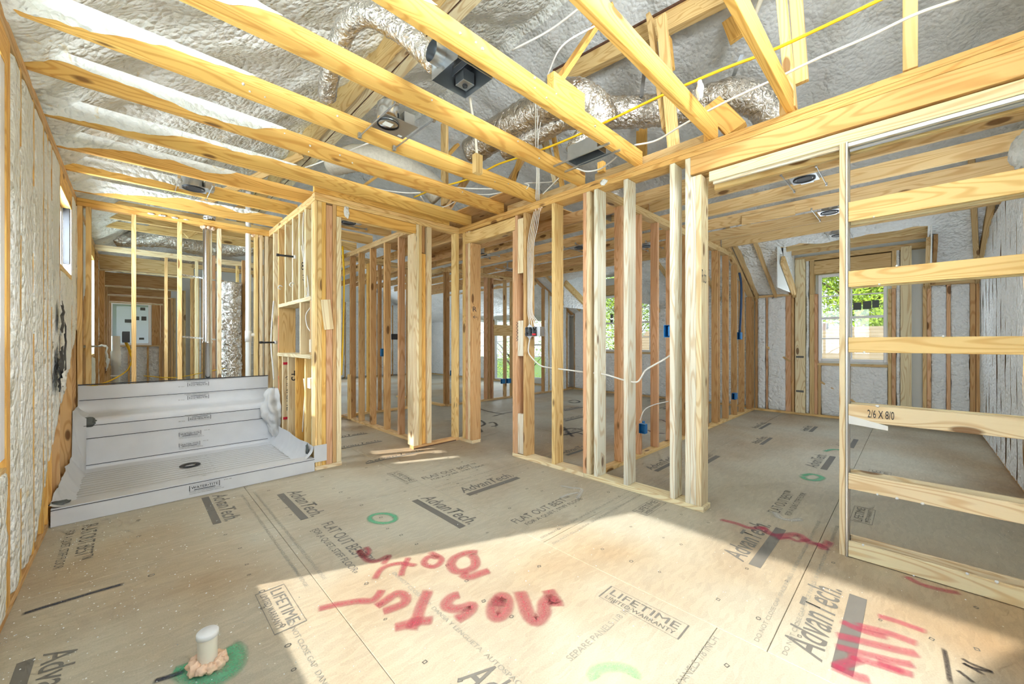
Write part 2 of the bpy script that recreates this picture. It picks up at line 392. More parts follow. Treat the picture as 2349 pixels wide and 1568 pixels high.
def grid(name, fn, nu, nv, m, p=None, keep=None, smooth=True):
    V = [fn(i / nu, j / nv) for j in range(nv + 1) for i in range(nu + 1)]
    Fc = []
    for j in range(nv):
        for i in range(nu):
            if keep and not keep((i + .5) / nu, (j + .5) / nv): continue
            a = j * (nu + 1) + i; Fc.append((a, a + 1, a + nu + 2, a + nu + 1))
    return meshobj(name, V, Fc, m, p, smooth)
def nz(x, y, z, s=1.0, o=3):
    return noise.fractal(Vector((x * s, y * s, z * s)), 1.0, 2.0, o)

# ------------------------------------------------------------------ flat print
_tx = {}
def textmesh(s):
    if s in _tx: return _tx[s]
    cu = bpy.data.curves.new('t', 'FONT'); cu.body = s; cu.resolution_u = 3; cu.offset = .007 if s.startswith('Adv') else 0; cu.shear = .25 if s.startswith('Adv') else 0
    o = bpy.data.objects.new('t', cu); COL.objects.link(o); bpy.context.view_layer.update()
    me = bpy.data.meshes.new_from_object(o); bpy.data.objects.remove(o)
    co = np.empty(len(me.vertices) * 3); me.vertices.foreach_get('co', co); co = co.reshape(-1, 3)
    mn = co.min(0); mx = co.max(0); co = (co - mn) / np.maximum(mx - mn, 1e-6); co[:, 2] = 0
    me.vertices.foreach_set('co', co.ravel()); me.update(); _tx[s] = me
    return me
def text(s, o, xv, yv, m, p=None, name='lettering'):
    """o lower left corner, xv the whole line's run, yv its height"""
    o = Vector(o); xv = Vector(xv); yv = Vector(yv); n = xv.cross(yv).normalized()
    me = textmesh(s)
    if me.materials and me.materials[0] != m: me = me.copy(); me.materials.clear()
    R = Matrix((xv, yv, n * 0.001)).transposed().to_4x4(); R.translation = o
    return link(name, me, m, p, R)
def floor_text(s, a, b, h, m=None, p=None, z=0.0012, flip=1):
    """a, b world xy ends of the baseline, h height to the left of the run"""
    a = Vector((a[0], a[1], z)); b = Vector((b[0], b[1], z)); d = b - a; q = Vector((-d.y, d.x, 0)).normalized() * h * flip
    return text(s, a, d, q, m or M_STAMP, p, 'printed_lettering')
def strip(name, pts, w, m, p, n=(0, 0, 1), z=0):
    """flat ribbon of width w along pts, with attribute cover fading to its edges"""
    P = spline(pts, 5); N = Vector(n); V = []; Fc = []; C = []
    cuts = (-1, -.6, 0, .6, 1); cov = (0, .75, 1, .75, 0)
    for i, q in enumerate(P):
        t = (P[min(i + 1, len(P) - 1)] - P[max(i - 1, 0)]).normalized(); s = N.cross(t).normalized()
        e = 1.0 if 0 < i < len(P) - 1 else 0.0
        for c, k in zip(cuts, cov):
            V.append(q + s * c * w / 2); C.append(k * e)
    for i in range(len(P) - 1):
        for k in range(4):
            a = i * 5 + k; Fc.append((a, a + 5, a + 6, a + 1))
    o = meshobj(name, V, Fc, m, p)
    at = o.data.attributes.new('cover', 'FLOAT', 'POINT'); at.data.foreach_set('value', C)
    return o
def line(name, a, b, w, m, p, n=(0, 0, 1)):
    a = Vector(a); b = Vector(b); s = Vector(n).cross(b - a).normalized() * w / 2
    return meshobj(name, [a - s, b - s, b + s, a + s], [(0, 1, 2, 3)], m, p)
def rectline(a, b, c, d, w, m, p):
    """outline of a printed box as one mesh"""
    Q = [Vector(q) for q in (a, b, c, d)]; cen = sum(Q, Vector()) / 4
    I = [q + (cen - q).normalized() * w * 1.4 for q in Q]
    return meshobj('printed_border', Q + I, [(i, (i + 1) % 4, 4 + (i + 1) % 4, 4 + i) for i in range(4)], m, p)

# ================================================================== FLOOR
floor = empty('floor', (4, 6, 0), 'subfloor of tan strand panels with printed stamps and paint marks', 'floor', kind='structure')
XW, XE, YS, YN = -0.56, 8.60, -0.79, 14.1
def panel(x0, x1, y0, y1):
    x0, x1, y0, y1 = max(x0, XW), min(x1, XE), max(y0, YS), min(y1, YN)
    if x1 - x0 < .05 or y1 - y0 < .05: return
    g = 0.0012
    lum('subfloor_panel', x0 + g, x1 - g, y0 + g, y1 - g, -0.022, 0, (1, 1, 1), floor, M_FLOOR, ch=0.0015)
y = 0.61 - 2.44
for c, (xa, xb) in enumerate(((-0.56, 0.70), (0.70, 1.87))):
    y = (0.61 - 2.44) if c else (-0.60 - 1.22)
    while y < YN: panel(xa, xb, y, y + 2.44); y += 2.44
for r in range(-1, 12):
    yy = 0.42 + 1.22 * r; x = 1.87 - (1.22 if r % 2 else 0)
    while x < XE: panel(max(x, 1.87), x + 2.44, yy, yy + 1.22); x += 2.44
sub = lum('joist_deck', XW, XE, YS, YN, -0.06, -0.023, BRN, floor, M_BLACK)

# printed stamps
def adv(a, b, h, flip=1, m=None):
    """script word over a solid bar holding small print"""
    a = Vector((a[0], a[1], 0)); b = Vector((b[0], b[1], 0)); d = (b - a); q = Vector((-d.y, d.x, 0)).normalized() * flip
    mm = m or M_STAMP
    floor_text('AdvanTech.', (a + q * h * .42).xy, (b + q * h * .42).xy, h * .62, mm, floor, flip=flip)
    p0 = a + Vector((0, 0, .001)); e = q * h * .30
    V = [p0, p0 + d, p0 + d + e, p0 + e]; meshobj('printed_bar', V, [(0, 1, 2, 3)], mm, floor)
def flat(a, b, h, flip=1):
    a = Vector((a[0], a[1], 0)); b = Vector((b[0], b[1], 0)); d = (b - a); q = Vector((-d.y, d.x, 0)).normalized() * flip
    floor_text('FLAT OUT BEST\u2122', (a + q * h * .5).xy, (b + q * h * .5).xy, h * .5, None, floor, flip=flip)
    floor_text('FOR A QUIET, STIFF FLOOR', (a + d * .06).xy, (b + d * .06).xy, h * .30, None, floor, flip=flip)
def life(a, b, h, flip=1):
    A = Vector((a[0], a[1], .0012)); B = Vector((b[0], b[1], .0012)); d = B - A; q = Vector((-d.y, d.x, 0)).normalized() * h * flip
    rectline(A, B, B + q, A + q, .005, M_STAMP, floor)
    floor_text('LIFETIME', (A + d * .07 + q * .46).xy, (A + d * .93 + q * .46).xy, h * .40, None, floor, flip=flip)
    floor_text('LIMITED WARRANTY', (A + d * .07 + q * .12).xy, (A + d * .93 + q * .12).xy, h * .22, None, floor, flip=flip)
def zp(u, v): return onZ(u, v, 0).xy
flat((1.93, 1.86), (2.58, 1.86), .15)
flat((1.94, 3.08), (2.58, 3.08), .15)
adv((2.0, 2.56), (2.60, 2.56), .19)
life((2.70, 1.36), (3.02, 1.36), .12)
life((1.76, 3.55), (1.76, 3.18), .12, 1)
life((1.67, 1.10), (1.67, 0.70), .12, 1)
life((0.44, 2.31), (0.44, 1.93), .13, 1)
adv((1.60, 2.80), (1.60, 2.16), .18, 1)
adv((0.40, 4.05), (0.40, 3.40), .16, 1)
adv((0.86, 3.70), (0.86, 3.05), .17, 1)
flat((0.86, 2.88), (0.86, 2.20), .16, 1)
flat((-0.33, 4.00), (-0.33, 3.38), .16, 1)
adv((-0.33, 2.47), (-0.33, 1.9), .16, 1)
adv((0.78, 1.20), (0.78, 0.66), .23, 1, None)
adv((2.53, .60), (3.17, .60), .20)
adv((1.96, .16), (2.60, .16), .22)
flat((3.42, .62), (4.02, .62), .15)
life((3.68, .20), (4.03, .20), .12)
adv((4.95, .60), (5.6, .60), .18); adv((4.1, 1.5), (4.7, 1.5), .17); adv((6.2, .5), (6.8, .5), .17); adv((5.6, 1.3), (6.1, 1.3), .14)
life((4.9, .15), (5.3, .15), .16); adv((3.7, 1.75), (4.3, 1.75), .15); adv((6.6, 1.55), (7.2, 1.55), .15); adv((6.9, 1.0), (7.4, 1.0), .15)
for i in range(7):
    adv((3.5 + .75 * i, 2.7 + .6 * (i % 4)), (4.1 + .75 * i, 2.7 + .6 * (i % 4)), .16)
adv((1.7, 4.75), (2.3, 4.75), .12); adv((1.75, 5.3), (2.35, 5.3), .12)
adv((1.75, 3.98), (2.45, 3.98), .10)
small = 'DO NOT CLOSE GAP  SPACE PANELS 1/8 INCH  DO NOT SAND SELF-GAPPING EDGE'
for x in (0.655, 0.745): floor_text(small, (x - .015, 3.9), (x - .015, 2.2), .018, M_SMALL, floor)
for x in (0.50, 1.02): floor_text('DO NOT CLOSE GAP  DANSA Y LENGUETA  AUTOSPACING', (x, 2.0), (x, 0.95), .022, M_SMALL, floor)
for yy in (.37, .47, 1.59, 1.69, 2.82, 2.92): floor_text(small, (1.9, yy - .012), (3.5, yy - .012), .018, M_SMALL, floor)
for yy, xa in ((.60, 1.3), (.95, 1.25)): floor_text('SEPARE PANELS 1/8 INCH', (xa, yy), (xa + .5, yy - .02), .03, M_SMALL, floor)
# nail head marks: small printed diamonds
random.seed(3)
def nail(x, y, r):
    V = []
    k = random.choice((4, 4, 7)); ph = random.random()
    for rr in (r, r * .62):
        for i in range(k): V.append((x + rr * math.cos(ph + 2 * PI * i / k), y + .8 * rr * math.sin(ph + 2 * PI * i / k), .0011))
    return V, [(i, (i + 1) % k, k + (i + 1) % k, k + i) for i in range(k)]
VV, FF = [], []
for xx in np.arange(0.05, 3.2, .405):
    for yy in np.arange(-.2, 4.0, .17):
        if random.random() < .62:
            v, f = nail(xx + random.uniform(-.03, .03), yy + random.uniform(-.04, .04), random.uniform(.010, .016)); b = len(VV); VV += v; FF += [tuple(b + q for q in g) for g in f]
tag(meshobj('fastener_marks', VV, FF, M_INK2, floor), kind='stuff')
# crumbs of foam strewn about
VV, FF = [], []
for i in range(1300):
    x = random.uniform(-.4, 8.2); y = random.uniform(-.5, 6.4)
    if random.random() < .45: x = -.4 + abs(random.gauss(0, .5)); y = random.uniform(1.5, 4.1)
    r = random.uniform(.0012, .0042); b = len(VV)
    for k in range(4): VV.append((x + r * math.cos(k * 1.57 + i) * random.uniform(.7, 1.4), y + r * math.sin(k * 1.57 + i), .0008))
    VV.append((x, y, r * .9 + .001)); FF += [(b + k, b + (k + 1) % 4, b + 4) for k in range(4)]
tag(meshobj('foam_crumbs', VV, FF, M_FOAM), 'cream crumbs of spray foam strewn over the subfloor', 'debris', kind='stuff')

# sprayed letters and marks; strokes given in photo pixels laid on the floor plane
def spray(name, strokes, w, m, label, group=None):
    t = None
    for i, s in enumerate(strokes):
        ww = w
        if isinstance(s, tuple): s, ww = s
        P = [onZ(u, v, .0016 + .0001 * i) for u, v in s]
        o = strip(name, P, ww, m, floor)
def zc(pts, ox, oy, k): return [(ox + x / k, oy + y / k) for x, y in pts]
k1 = 5.227
M1 = zc([(1340, 790), (1385, 860), (1450, 970), (1370, 900), (1300, 960), (1290, 1080), (1200, 1170), (1110, 1090), (1060, 960), (1000, 800)], 1000, 1200, k1)
O1 = zc([(780, 880), (700, 960), (690, 1080), (740, 1120), (820, 1060), (850, 940), (800, 870), (760, 900), (740, 1000)], 1000, 1200, k1)
S1 = zc([(290, 850), (190, 880), (120, 970), (190, 1020), (320, 1010), (430, 980), (390, 1060), (230, 1160)], 1000, 1200, k1)
k2 = 2.61
T1 = zc([(480, 915), (440, 1000), (410, 1080), (370, 1165)], 800, 1000, k2)
T2 = zc([(510, 1100), (400, 1110), (330, 1130), (270, 1145)], 800, 1000, k2)
E1 = zc([(200, 1050), (260, 1030), (330, 1000), (340, 960), (290, 940), (210, 990), (160, 1020)], 800, 1000, k2)
R1 = zc([(200, 915), (170, 960), (130, 985), (60, 985), (-30, 1000), (-90, 1010), (-190, 1035)], 800, 1000, k2)
B1 = zc([(510, 345), (380, 350), (240, 400), (180, 490), (240, 570), (380, 560), (470, 500), (460, 410), (400, 370)], 1000, 1200, k1)
B2 = zc([(300, 600), (400, 640), (520, 600), (650, 560)], 1000, 1200, k1)
A1 = zc([(540, 730), (480, 720), (450, 760), (510, 780), (555, 735), (480, 690)], 800, 1000, k2)
T3 = zc([(360, 720), (330, 780), (310, 840)], 800, 1000, k2); T4 = zc([(410, 775), (300, 760), (200, 790), (150, 860)], 800, 1000, k2)
H1 = zc([(100, 660), (120, 690), (90, 720), (60, 680), (110, 740), (170, 745), (240, 715), (200, 770)], 800, 1000, k2)
spray('sprayed_letter', [(M1, .085), (O1, .085), (S1, .075), (T1, .07), (T2, .07), (E1, .065), (R1, .055), (B1, .07), (B2, .07), (A1, .05), (T3, .045), (T4, .045), (H1, .045)], .06, M_SPR, '')
ring = [(878 + 30 * math.cos(t), 1188 + 11 * math.sin(t)) for t in np.linspace(-.3, 6.1, 14)]
spray('sprayed_ring', [(ring, .05)], .05, M_SPG, '')
ring = [(1408 + 48 * math.cos(t), 1548 + 20 * math.sin(t)) for t in np.linspace(2.6, 6.6, 12)]
spray('sprayed_ring', [(ring, .06)], .06, spray_material('pale_green_spray_paint', (.35, .75, .35), .45), '')
spray('sprayed_ring', [([(u, v) for u, v in ((1838, 1091), (1862, 1087), (1886, 1094), (1872, 1101), (1848, 1098), (1840, 1091))], .07), ([(1888, 1035), (1915, 1030), (1945, 1036)], .06)], .06, M_SPG, '')
spray('sprayed_mark', [([(1285, 1113), (1310, 1118), (1335, 1122), (1322, 1145)], .04), ([(1282, 1142), (1305, 1133), (1330, 1128)], .04), ([(1775, 1172), (1790, 1187), (1815, 1192), (1842, 1190)], .06)], .05, M_SPW, '')
spray('sprayed_mark', [([(1650, 1190), (1690, 1200), (1720, 1210), (1760, 1210)], .05), ([(1745, 1205), (1765, 1222), (1790, 1228), (1830, 1225), (1850, 1240), (1880, 1250), (1895, 1262)], .07), ([(1905, 1240), (1890, 1252), (1870, 1243)], .06), ([(1780, 1235), (1810, 1233), (1830, 1240), (1860, 1236)], .04)], .05, M_SPM, '')
spray('sprayed_mark', [([(2078, 1320), (2110, 1338), (2160, 1352), (2205, 1360)], .05), ([(1925, 1422), (1980, 1446), (2040, 1462)], .05), ([(1915, 1455), (1970, 1468), (2060, 1490), (2110, 1500)], .06), ([(1912, 1480), (1975, 1496), (2050, 1515), (2100, 1525)], .05), ([(2010, 1410), (2060, 1425), (2130, 1450)], .05), ([(1960, 1432), (2040, 1452), (2110, 1478)], .06), ([(1905, 1525), (1950, 1545), (2000, 1560)], .06), ([(1910, 1530), (1950, 1518), (1975, 1512)], .05), ([(2010, 1515), (2050, 1530), (2100, 1550)], .05), ([(1940, 1500), (2010, 1522), (2080, 1545)], .05)], .05, M_SPM, '')
spray('sprayed_mark', [([(47, 1409), (100, 1392), (160, 1374), (220, 1356), (287, 1337)], .035), ([(350, 1562), (390, 1550), (425, 1538)], .03)], .05, M_SPB, '')
spray('sprayed_mark', [([(418, 1528), (436, 1545), (488, 1556), (530, 1535), (538, 1500), (520, 1482)], .10), ([(395, 1538), (425, 1528), (445, 1520)], .05)], .05, M_SPG, '')
spray('marker_scrawl', [([(2205, 1508), (2225, 1520), (2250, 1530), (2275, 1540), (2230, 1530), (2210, 1520), (2260, 1548)], .02), ([(2165, 1485), (2172, 1520), (2180, 1568)], .02), ([(2195, 1535), (2215, 1550), (2235, 1566)], .02)], .02, M_SPK, '')
spray('marker_scrawl', [([(1282, 990), (1308, 982), (1340, 985)], .05), ([(1278, 1000), (1320, 992), (1345, 998)], .05), ([(1292, 978), (1302, 990), (1315, 1002)], .06), ([(1085, 965), (1100, 963), (1112, 972), (1095, 980), (1085, 985)], .06), ([(1120, 970), (1132, 968), (1140, 975), (1125, 978)], .05), ([(1085, 988), (1105, 990), (1098, 980)], .05), ([(1085, 932), (1120, 943), (1160, 950)], .06), ([(1128, 955), (1155, 948), (1178, 944)], .05), ([(1302, 920), (1318, 917), (1330, 921), (1318, 924), (1303, 921)], .06)], .05, M_SPK, '')
spray('sprayed_mark', [([(1485, 985), (1500, 992), (1528, 994)], .05), ([(1500, 965), (1515, 962), (1530, 968)], .04)], .05, spray_material('maroon_spray_paint', (.22, .02, .05), .7), '')

# ================================================================== MAIN ROOM FRAMED WALLS
Z1, Z2, ZT = 0.038, 2.68, 2.76
T = 0.038
def plates(w, axis, a, b, c0, c1, zs=((2.68, 2.72), (2.72, 2.76)), tint=YEL):
    for z0, z1 in zs:
        if axis == 'Y': lum('top_plate', c0, c1, a, b, z0 + .0008, z1 - .0008, tint, w)
        else: lum('top_plate', a, b, c0, c1, z0 + .0008, z1 - .0008, tint, w)

# ---- right hand wall with switch box, walk-through and pocket door opening (x 3.05)
WB = empty('wall_right', (3.12, 1.7, 0), 'open stud wall facing the camera with a wide pocket door opening', 'wall', kind='structure')
BX0, BX1 = 3.05, 3.19
plates(WB, 'Y', -.65, 4.13, BX0, BX1, tint=(0.72, 0.45, 0.16))
lum('bottom_plate', BX0, BX1, 2.17, 3.135, 0, T, PALE, WB); lum('bottom_plate', BX0, BX1, 1.09, 2.168, 0, T, PALE, WB)
lum('bottom_plate', BX0, BX1, 3.855, 4.13, 0, T, PALE, WB)
def sB(y0, y1, z0=Z1, z1=Z2, tint=YEL, x0=BX0, x1=BX1): return lum('stud', x0, x1, y0, y1, z0 + .001, z1 - .001, tint, WB)
sB(3.093, 3.131, Z1, 2.52, RED); sB(3.053, 3.091, tint=RED)
sB(2.925, 2.963, tint=FIR); sB(2.522, 2.562, tint=YEL)
sB(2.140, 2.178, tint=RED); sB(2.100, 2.138, tint=PALE); sB(2.015, 2.055, tint=WHITE)
sB(1.712, 1.752, tint=WHITE); sB(1.307, 1.347, tint=WHITE)
sB(1.187, 1.226, tint=WHITE); sB(1.147, 1.186, Z1, 2.53, WHITE); post_stud = sB(1.107, 1.146, Z1, 2.53, PALE)
trim_stud = sB(3.857, 3.897, Z1, 2.52, FIR); sB(3.90, 3.945, tint=PALE); sB(3.955, 3.99, tint=RED); sB(4.0, 4.056, tint=YEL)
for z0, z1, t in ((2.03, 2.63, PALE), (1.12, 1.51, WHITE), (.05, .486, WHITE)): lum('blocking', 3.05, 3.088, 2.966, 3.050, z0, z1, t, WB)
lum('header', BX0 - .002, BX0 + .04, 3.09, 4.0, 2.525, 2.665, YEL, WB); lum('header', BX0 + .05, BX1, 3.09, 4.0, 2.525, 2.665, YEL, WB)
lum('header', BX0 - .002, BX0 + .04, -.65, 1.186, 2.545, 2.678, (0.74, 0.49, 0.20), WB); lum('header', BX0 + .06, BX1, -.65, 1.186, 2.545, 2.678, (0.74, 0.49, 0.20), WB)
# pocket door frame: rail, split jamb, slats (a thing fixed in the opening)
PD = empty('pocket_door_frame', (3.12, -.2, 0), 'pale pocket door frame with six crosswise slats in the wide opening', 'door frame')
lum('head_rail', 3.04, 3.062, -.66, 1.05, 2.455, 2.525, PALE, PD); lum('head_rail', 3.062, 3.085, -.66, 1.03, 2.435, 2.475, WHITE, PD)
lum('head_rail', 3.15, 3.185, -.66, 1.05, 2.42, 2.525, YEL, PD); lum('head_rail', 3.062, 3.15, -.66, 1.04, 2.49, 2.525, YEL, PD)
tag(lum('roller_track', 3.088, 3.125, -.66, .27, 2.425, 2.488, (1, 1, 1), PD, M_ALU), 'aluminium roller track')
lum('roller_track', 3.036, 3.043, -.66, .27, 2.428, 2.45, (1, 1, 1), PD, M_ALU)
lum('split_jamb', 3.04, 3.06, .283, .311, 0, 2.46, PALE, PD); lum('split_jamb', 3.14, 3.16, .283, .311, 0, 2.46, YEL, PD)
lum('jamb_channel', 3.036, 3.066, .271, .282, 0, 2.46, (1, 1, 1), PD, M_ALU); lum('jamb_channel', 3.135, 3.165, .271, .282, 0, 2.46, (1, 1, 1), PD, M_ALU)
slz = ((0.004, .095), (.404, .497), (.808, .906), (1.211, 1.300), (1.598, 1.692), (1.985, 2.10))
for i, (z0, z1) in enumerate(slz):
    s_ = lum('slat', 3.04, 3.059, -.66, .270, z0, z1, (YEL if i in (4, 5, 3) else PALE), PD)
    lum('slat', 3.145, 3.164, -.66, .270, z0, z1, PALE, PD)
    if i == 2:
        text('2/6 X 8/0', (3.0385, .185, .838), (0, -.11, 0), (0, 0, .045), M_INK, s_, 'printed_lettering')
        meshobj('paper_label', [(3.0388, .268, .84), (3.0388, .1, .80), (3.036, .1, .775), (3.0375, .268, .79)], [(0, 1, 2, 3)], M_PAPER, s_)
text('Rob', (3.06, 1.1065, 1.72), (.09, 0, .0), (0, 0, .10), M_INK, post_stud, 'marker_lettering')
text('WWW', (3.049, 3.04, 1.28), (0, -.001, .22), (0, .03, 0), M_INK, WB, 'marker_lettering')

# ---- wall facing the camera with the closet door (y 4.13)
WA = empty('wall_back', (2.1, 4.17, 0), 'open stud wall with header over the closet doorway right of the shower', 'wall', kind='structure')
AY0, AY1 = 4.13, 4.22
plates(WA, 'X', 1.29, 3.05, AY0, AY1, tint=YEL)
lum('bottom_plate', 1.29, 1.553, AY0 - .005, AY1, 0, T, PALE, WA); lum('bottom_plate', 2.385, 3.05, AY0, AY1, 0, T, FIR, WA)
tag(lum('bottom_plate', 2.386, 3.0, AY0 - .003, AY0 - .001, .001, .012, BRN, WA, M_BARK), 'bark edge of the plate')
def sA(x0, x1, z0=Z1, z1=Z2, tint=YEL, y0=AY0, y1=AY1): return lum('stud', x0, x1, y0, y1, z0 + .001, z1 - .001, tint, WA)
sA(1.294, 1.316, tint=YEL); sA(1.318, 1.356, tint=YEL); sA(1.357, 1.396, tint=GOLD); sA(1.399, 1.459, Z1, 2.66, RED); sA(1.462, 1.499, tint=FIR); sA(1.502, 1.548, Z1, 2.565, PALE)
sA(2.387, 2.421, Z1, 2.565, PALE, AY0, 4.27); sA(2.423, 2.458, tint=PALE); sA(2.460, 2.498, tint=YEL); sA(2.505, 2.568, Z1, 2.35, GOLD, AY0 + .03); sA(2.515, 2.555, 2.36, Z2, BRN, AY0 + .03); sA(2.575, 2.634, tint=PALE)
sA(2.99, 3.048, tint=YEL)
lum('header', 1.502, 2.42, AY0, AY0 + .038, 2.567, 2.676, GOLD, WA); lum('header', 1.502, 2.42, AY0 + .045, AY1, 2.567, 2.676, YEL, WA)
lum('upper_beam', 1.285, 2.90, AY0, AY0 + .038, 2.762, 2.86, GOLD, WA); lum('upper_beam', 1.45, 2.6, AY0 + .05, AY1, 2.762, 2.85, YEL, WA)
b_ = timber('blocking', (1.387, 4.118, 1.70), (1.42, 4.118, 1.40), .09, .02, PALE, WA, up=(1, 0, 0))
text('R', (3.062, 3.8562, 1.66), (.06, 0, 0), (0, 0, .06), M_INK, trim_stud, 'marker_lettering'); text('\u2190', (3.062, 3.8562, 1.57), (.07, 0, 0), (0, 0, .04), M_INK, trim_stud, 'marker_lettering')

# ---- wet wall with niche to the right of the shower (x 1.30)
WC = empty('wall_shower_side', (1.38, 5.1, 0), 'shower side wall of pale studs with a framed see-through niche', 'wall', kind='structure')
C0, C1 = 1.30, 1.49
plates(WC, 'Y', 4.22, 6.07, C0, 1.44, tint=YEL); lum('bottom_plate', C0, 1.44, 4.22, 6.07, 0, T, PALE, WC)
def sC(y, z0=Z1, z1=Z2, tint=PALE, x1=1.44): return lum('stud', C0, x1, y, y + T, z0 + .001, z1 - .001, tint, WC)
sC(4.225); sC(6.03); sC(5.74); sC(5.5, tint=YEL, x1=C1)
for y in (4.45, 4.66, 4.90, 5.20): sC(y, 1.745, tint=PALE)
for y in (4.45, 4.78, 5.08, 5.32): sC(y, Z1, 1.10, tint=(PALE, YEL, GOLD, PALE)[(int(y * 100)) % 4])
lum('niche_head', C0 - .006, C1, 4.27, 5.50, 1.70, 1.742, PALE, WC); lum('niche_sill', C0 - .012, C1, 4.265, 5.52, 1.102, 1.142, PALE, WC)
lum('niche_jamb', C0, C1, 4.62, 4.658, 1.142, 1.70, PALE, WC); lum('niche_jamb', C0, C1, 4.27, 4.31, 1.142, 1.70, FIR, WC)
lum('blocking', C0 - .01, C0 + .03, 4.272, 4.36, .80, .905, WHITE, WC); lum('blocking', C0 - .004, C0 + .03, 4.272, 4.32, 1.17, 1.30, WHITE, WC)
text('43"', (C0 + .03, 5.0795, .94), (.0, 0, -.17), (.09, 0, 0), M_INK, WC, 'marker_lettering')
text('87\u00be', (C0 + .02, 4.6595, 2.06), (.10, 0, 0), (0, 0, .09), M_INK, WC, 'marker_lettering')
text('3/4', (C0 + .03, 4.6595, 1.95), (.08, 0, 0), (0, 0, .06), M_INK, WC, 'marker_lettering')
text('32', (C0 + .05, 4.6595, 1.80), (.05, 0, 0), (0, 0, .05), M_INK, WC, 'marker_lettering')
text('(ANICHE', (C0 + .025, 5.3195, .86), (0, 0, -.42), (.07, 0, 0), M_INK, WC, 'marker_lettering')
for z in (1.0, .335): lum('red_mark', C0 + .004, C0 + .10, 5.317, 5.3192, z, z + .03, (1, 1, 1), WC, M_REDP, ch=0)
for z0, z1 in ((1.15, 1.6), (.45, .85)): lum('red_mark', C0 - .002, C0 - .0005, 5.505, 5.515, z0, z1, (1, 1, 1), WC, M_REDP, ch=0)

# ---- wall behind the shower (y 5.98)
WD = empty('wall_shower_back', (.45, 6.02, 0), 'open stud wall standing behind the grey shower liner', 'wall', kind='structure')
D0, D1 = 5.98, 6.07
plates(WD, 'X', -.415, 1.30, D0, D1, tint=GOLD); lum('bottom_plate', -.415, 1.30, D0, D1, 0, T, PALE, WD)
for x, t in ((-.412, YEL), (-.352, YEL), (-.012, YEL), (.375, YEL), (.750, PALE), (1.14, YEL), (1.19, PALE), (1.255, PALE)):
    lum('stud', x, x + (T if x > -.36 or x < -.4 else .055), D0, D1, Z1 + .001, Z2 - .001, t, WD)

# ---- left exterior wall (x -0.415)
WL = empty('wall_left', (-.48, 5, 0), 'exterior wall on the left, studs buried in ragged cream spray foam', 'wall', kind='structure')
LX = -.415
plates(WL, 'Y', 2.79, 14, LX - .14, LX, tint=FIR); plates(WL, 'Y', -.65, 2.788, LX - .14, LX, tint=FIR)
lum('bottom_plate', LX - .14, LX, -.65, 5.9, 0, T, FIR, WL); lum('bottom_plate', LX - .14, LX, 5.9, 14, 0, T, FIR, WL)
LY = [2.91, 2.95, 3.21, 3.58, 3.93, 4.10, 4.28, 4.72, 5.56, 5.92, 6.1, 6.55, 7.1, 8.6, 9.1, 9.5, 10.0, 10.4, 10.9, 11.5, 12.1, 12.7, 13.3]
for y in LY: lum('stud', LX - .14, LX, y - .019, y + .019, Z1 + .001, Z2 - .001, (GOLD if y < 4.3 else FIR), WL)
for y in (.1, .5, .98): lum('stud', LX - .14, LX, y - .019, y + .019, Z1 + .001, Z2 - .001, YEL, WL)
lum('window_return', LX - .06, LX - .004, 2.80, 2.885, .74, 2.54, (1, 1, 1), WL, M_VINYL); lum('window_header', LX - .1, LX + .001, 1.0, 2.89, 2.54, 2.676, GOLD, WL); lum('window_sill', LX - .14, LX, 1.0, 2.89, .66, .70, YEL, WL); foam_low = None
lum('window_header', LX - .1, LX + .001, 4.745, 5.54, 2.52, 2.676, GOLD, WL); lum('window_sill', LX - .14, LX, 4.745, 5.54, 1.86, 1.90, YEL, WL)
lum('window_header', LX - .1, LX, 7.12, 8.58, 2.5, 2.676, GOLD, WL); lum('window_sill', LX - .14, LX, 7.12, 8.58, 1.06, 1.10, YEL, WL)
# outer sheathing with the openings left out
def sheath(w, axis, c0, c1, a, b, holes, m=None, zt=2.76, name='sheathing'):
    ys = sorted({a, b, *[h[0] for h in holes], *[h[1] for h in holes]})
    for p, q in zip(ys[:-1], ys[1:]):
        hs = [h for h in holes if h[0] < (p + q) / 2 < h[1]]
        segs = [(0, zt)] if not hs else [(0, hs[0][2]), (hs[0][3], zt)]
        for z0, z1 in segs:
            if z1 - z0 < .02: continue
            if axis == 'Y': lum(name, c0, c1, p, q, z0, z1, TAN, w, m)
            else: lum(name, p, q, c0, c1, z0, z1, TAN, w, m)
sheath(WL, 'Y', -.57, -.556, -.80, 14.1, [(.99, 2.85, .69, 2.59), (4.76, 5.53, 1.90, 2.52), (7.12, 8.56, 1.10, 2.5)])
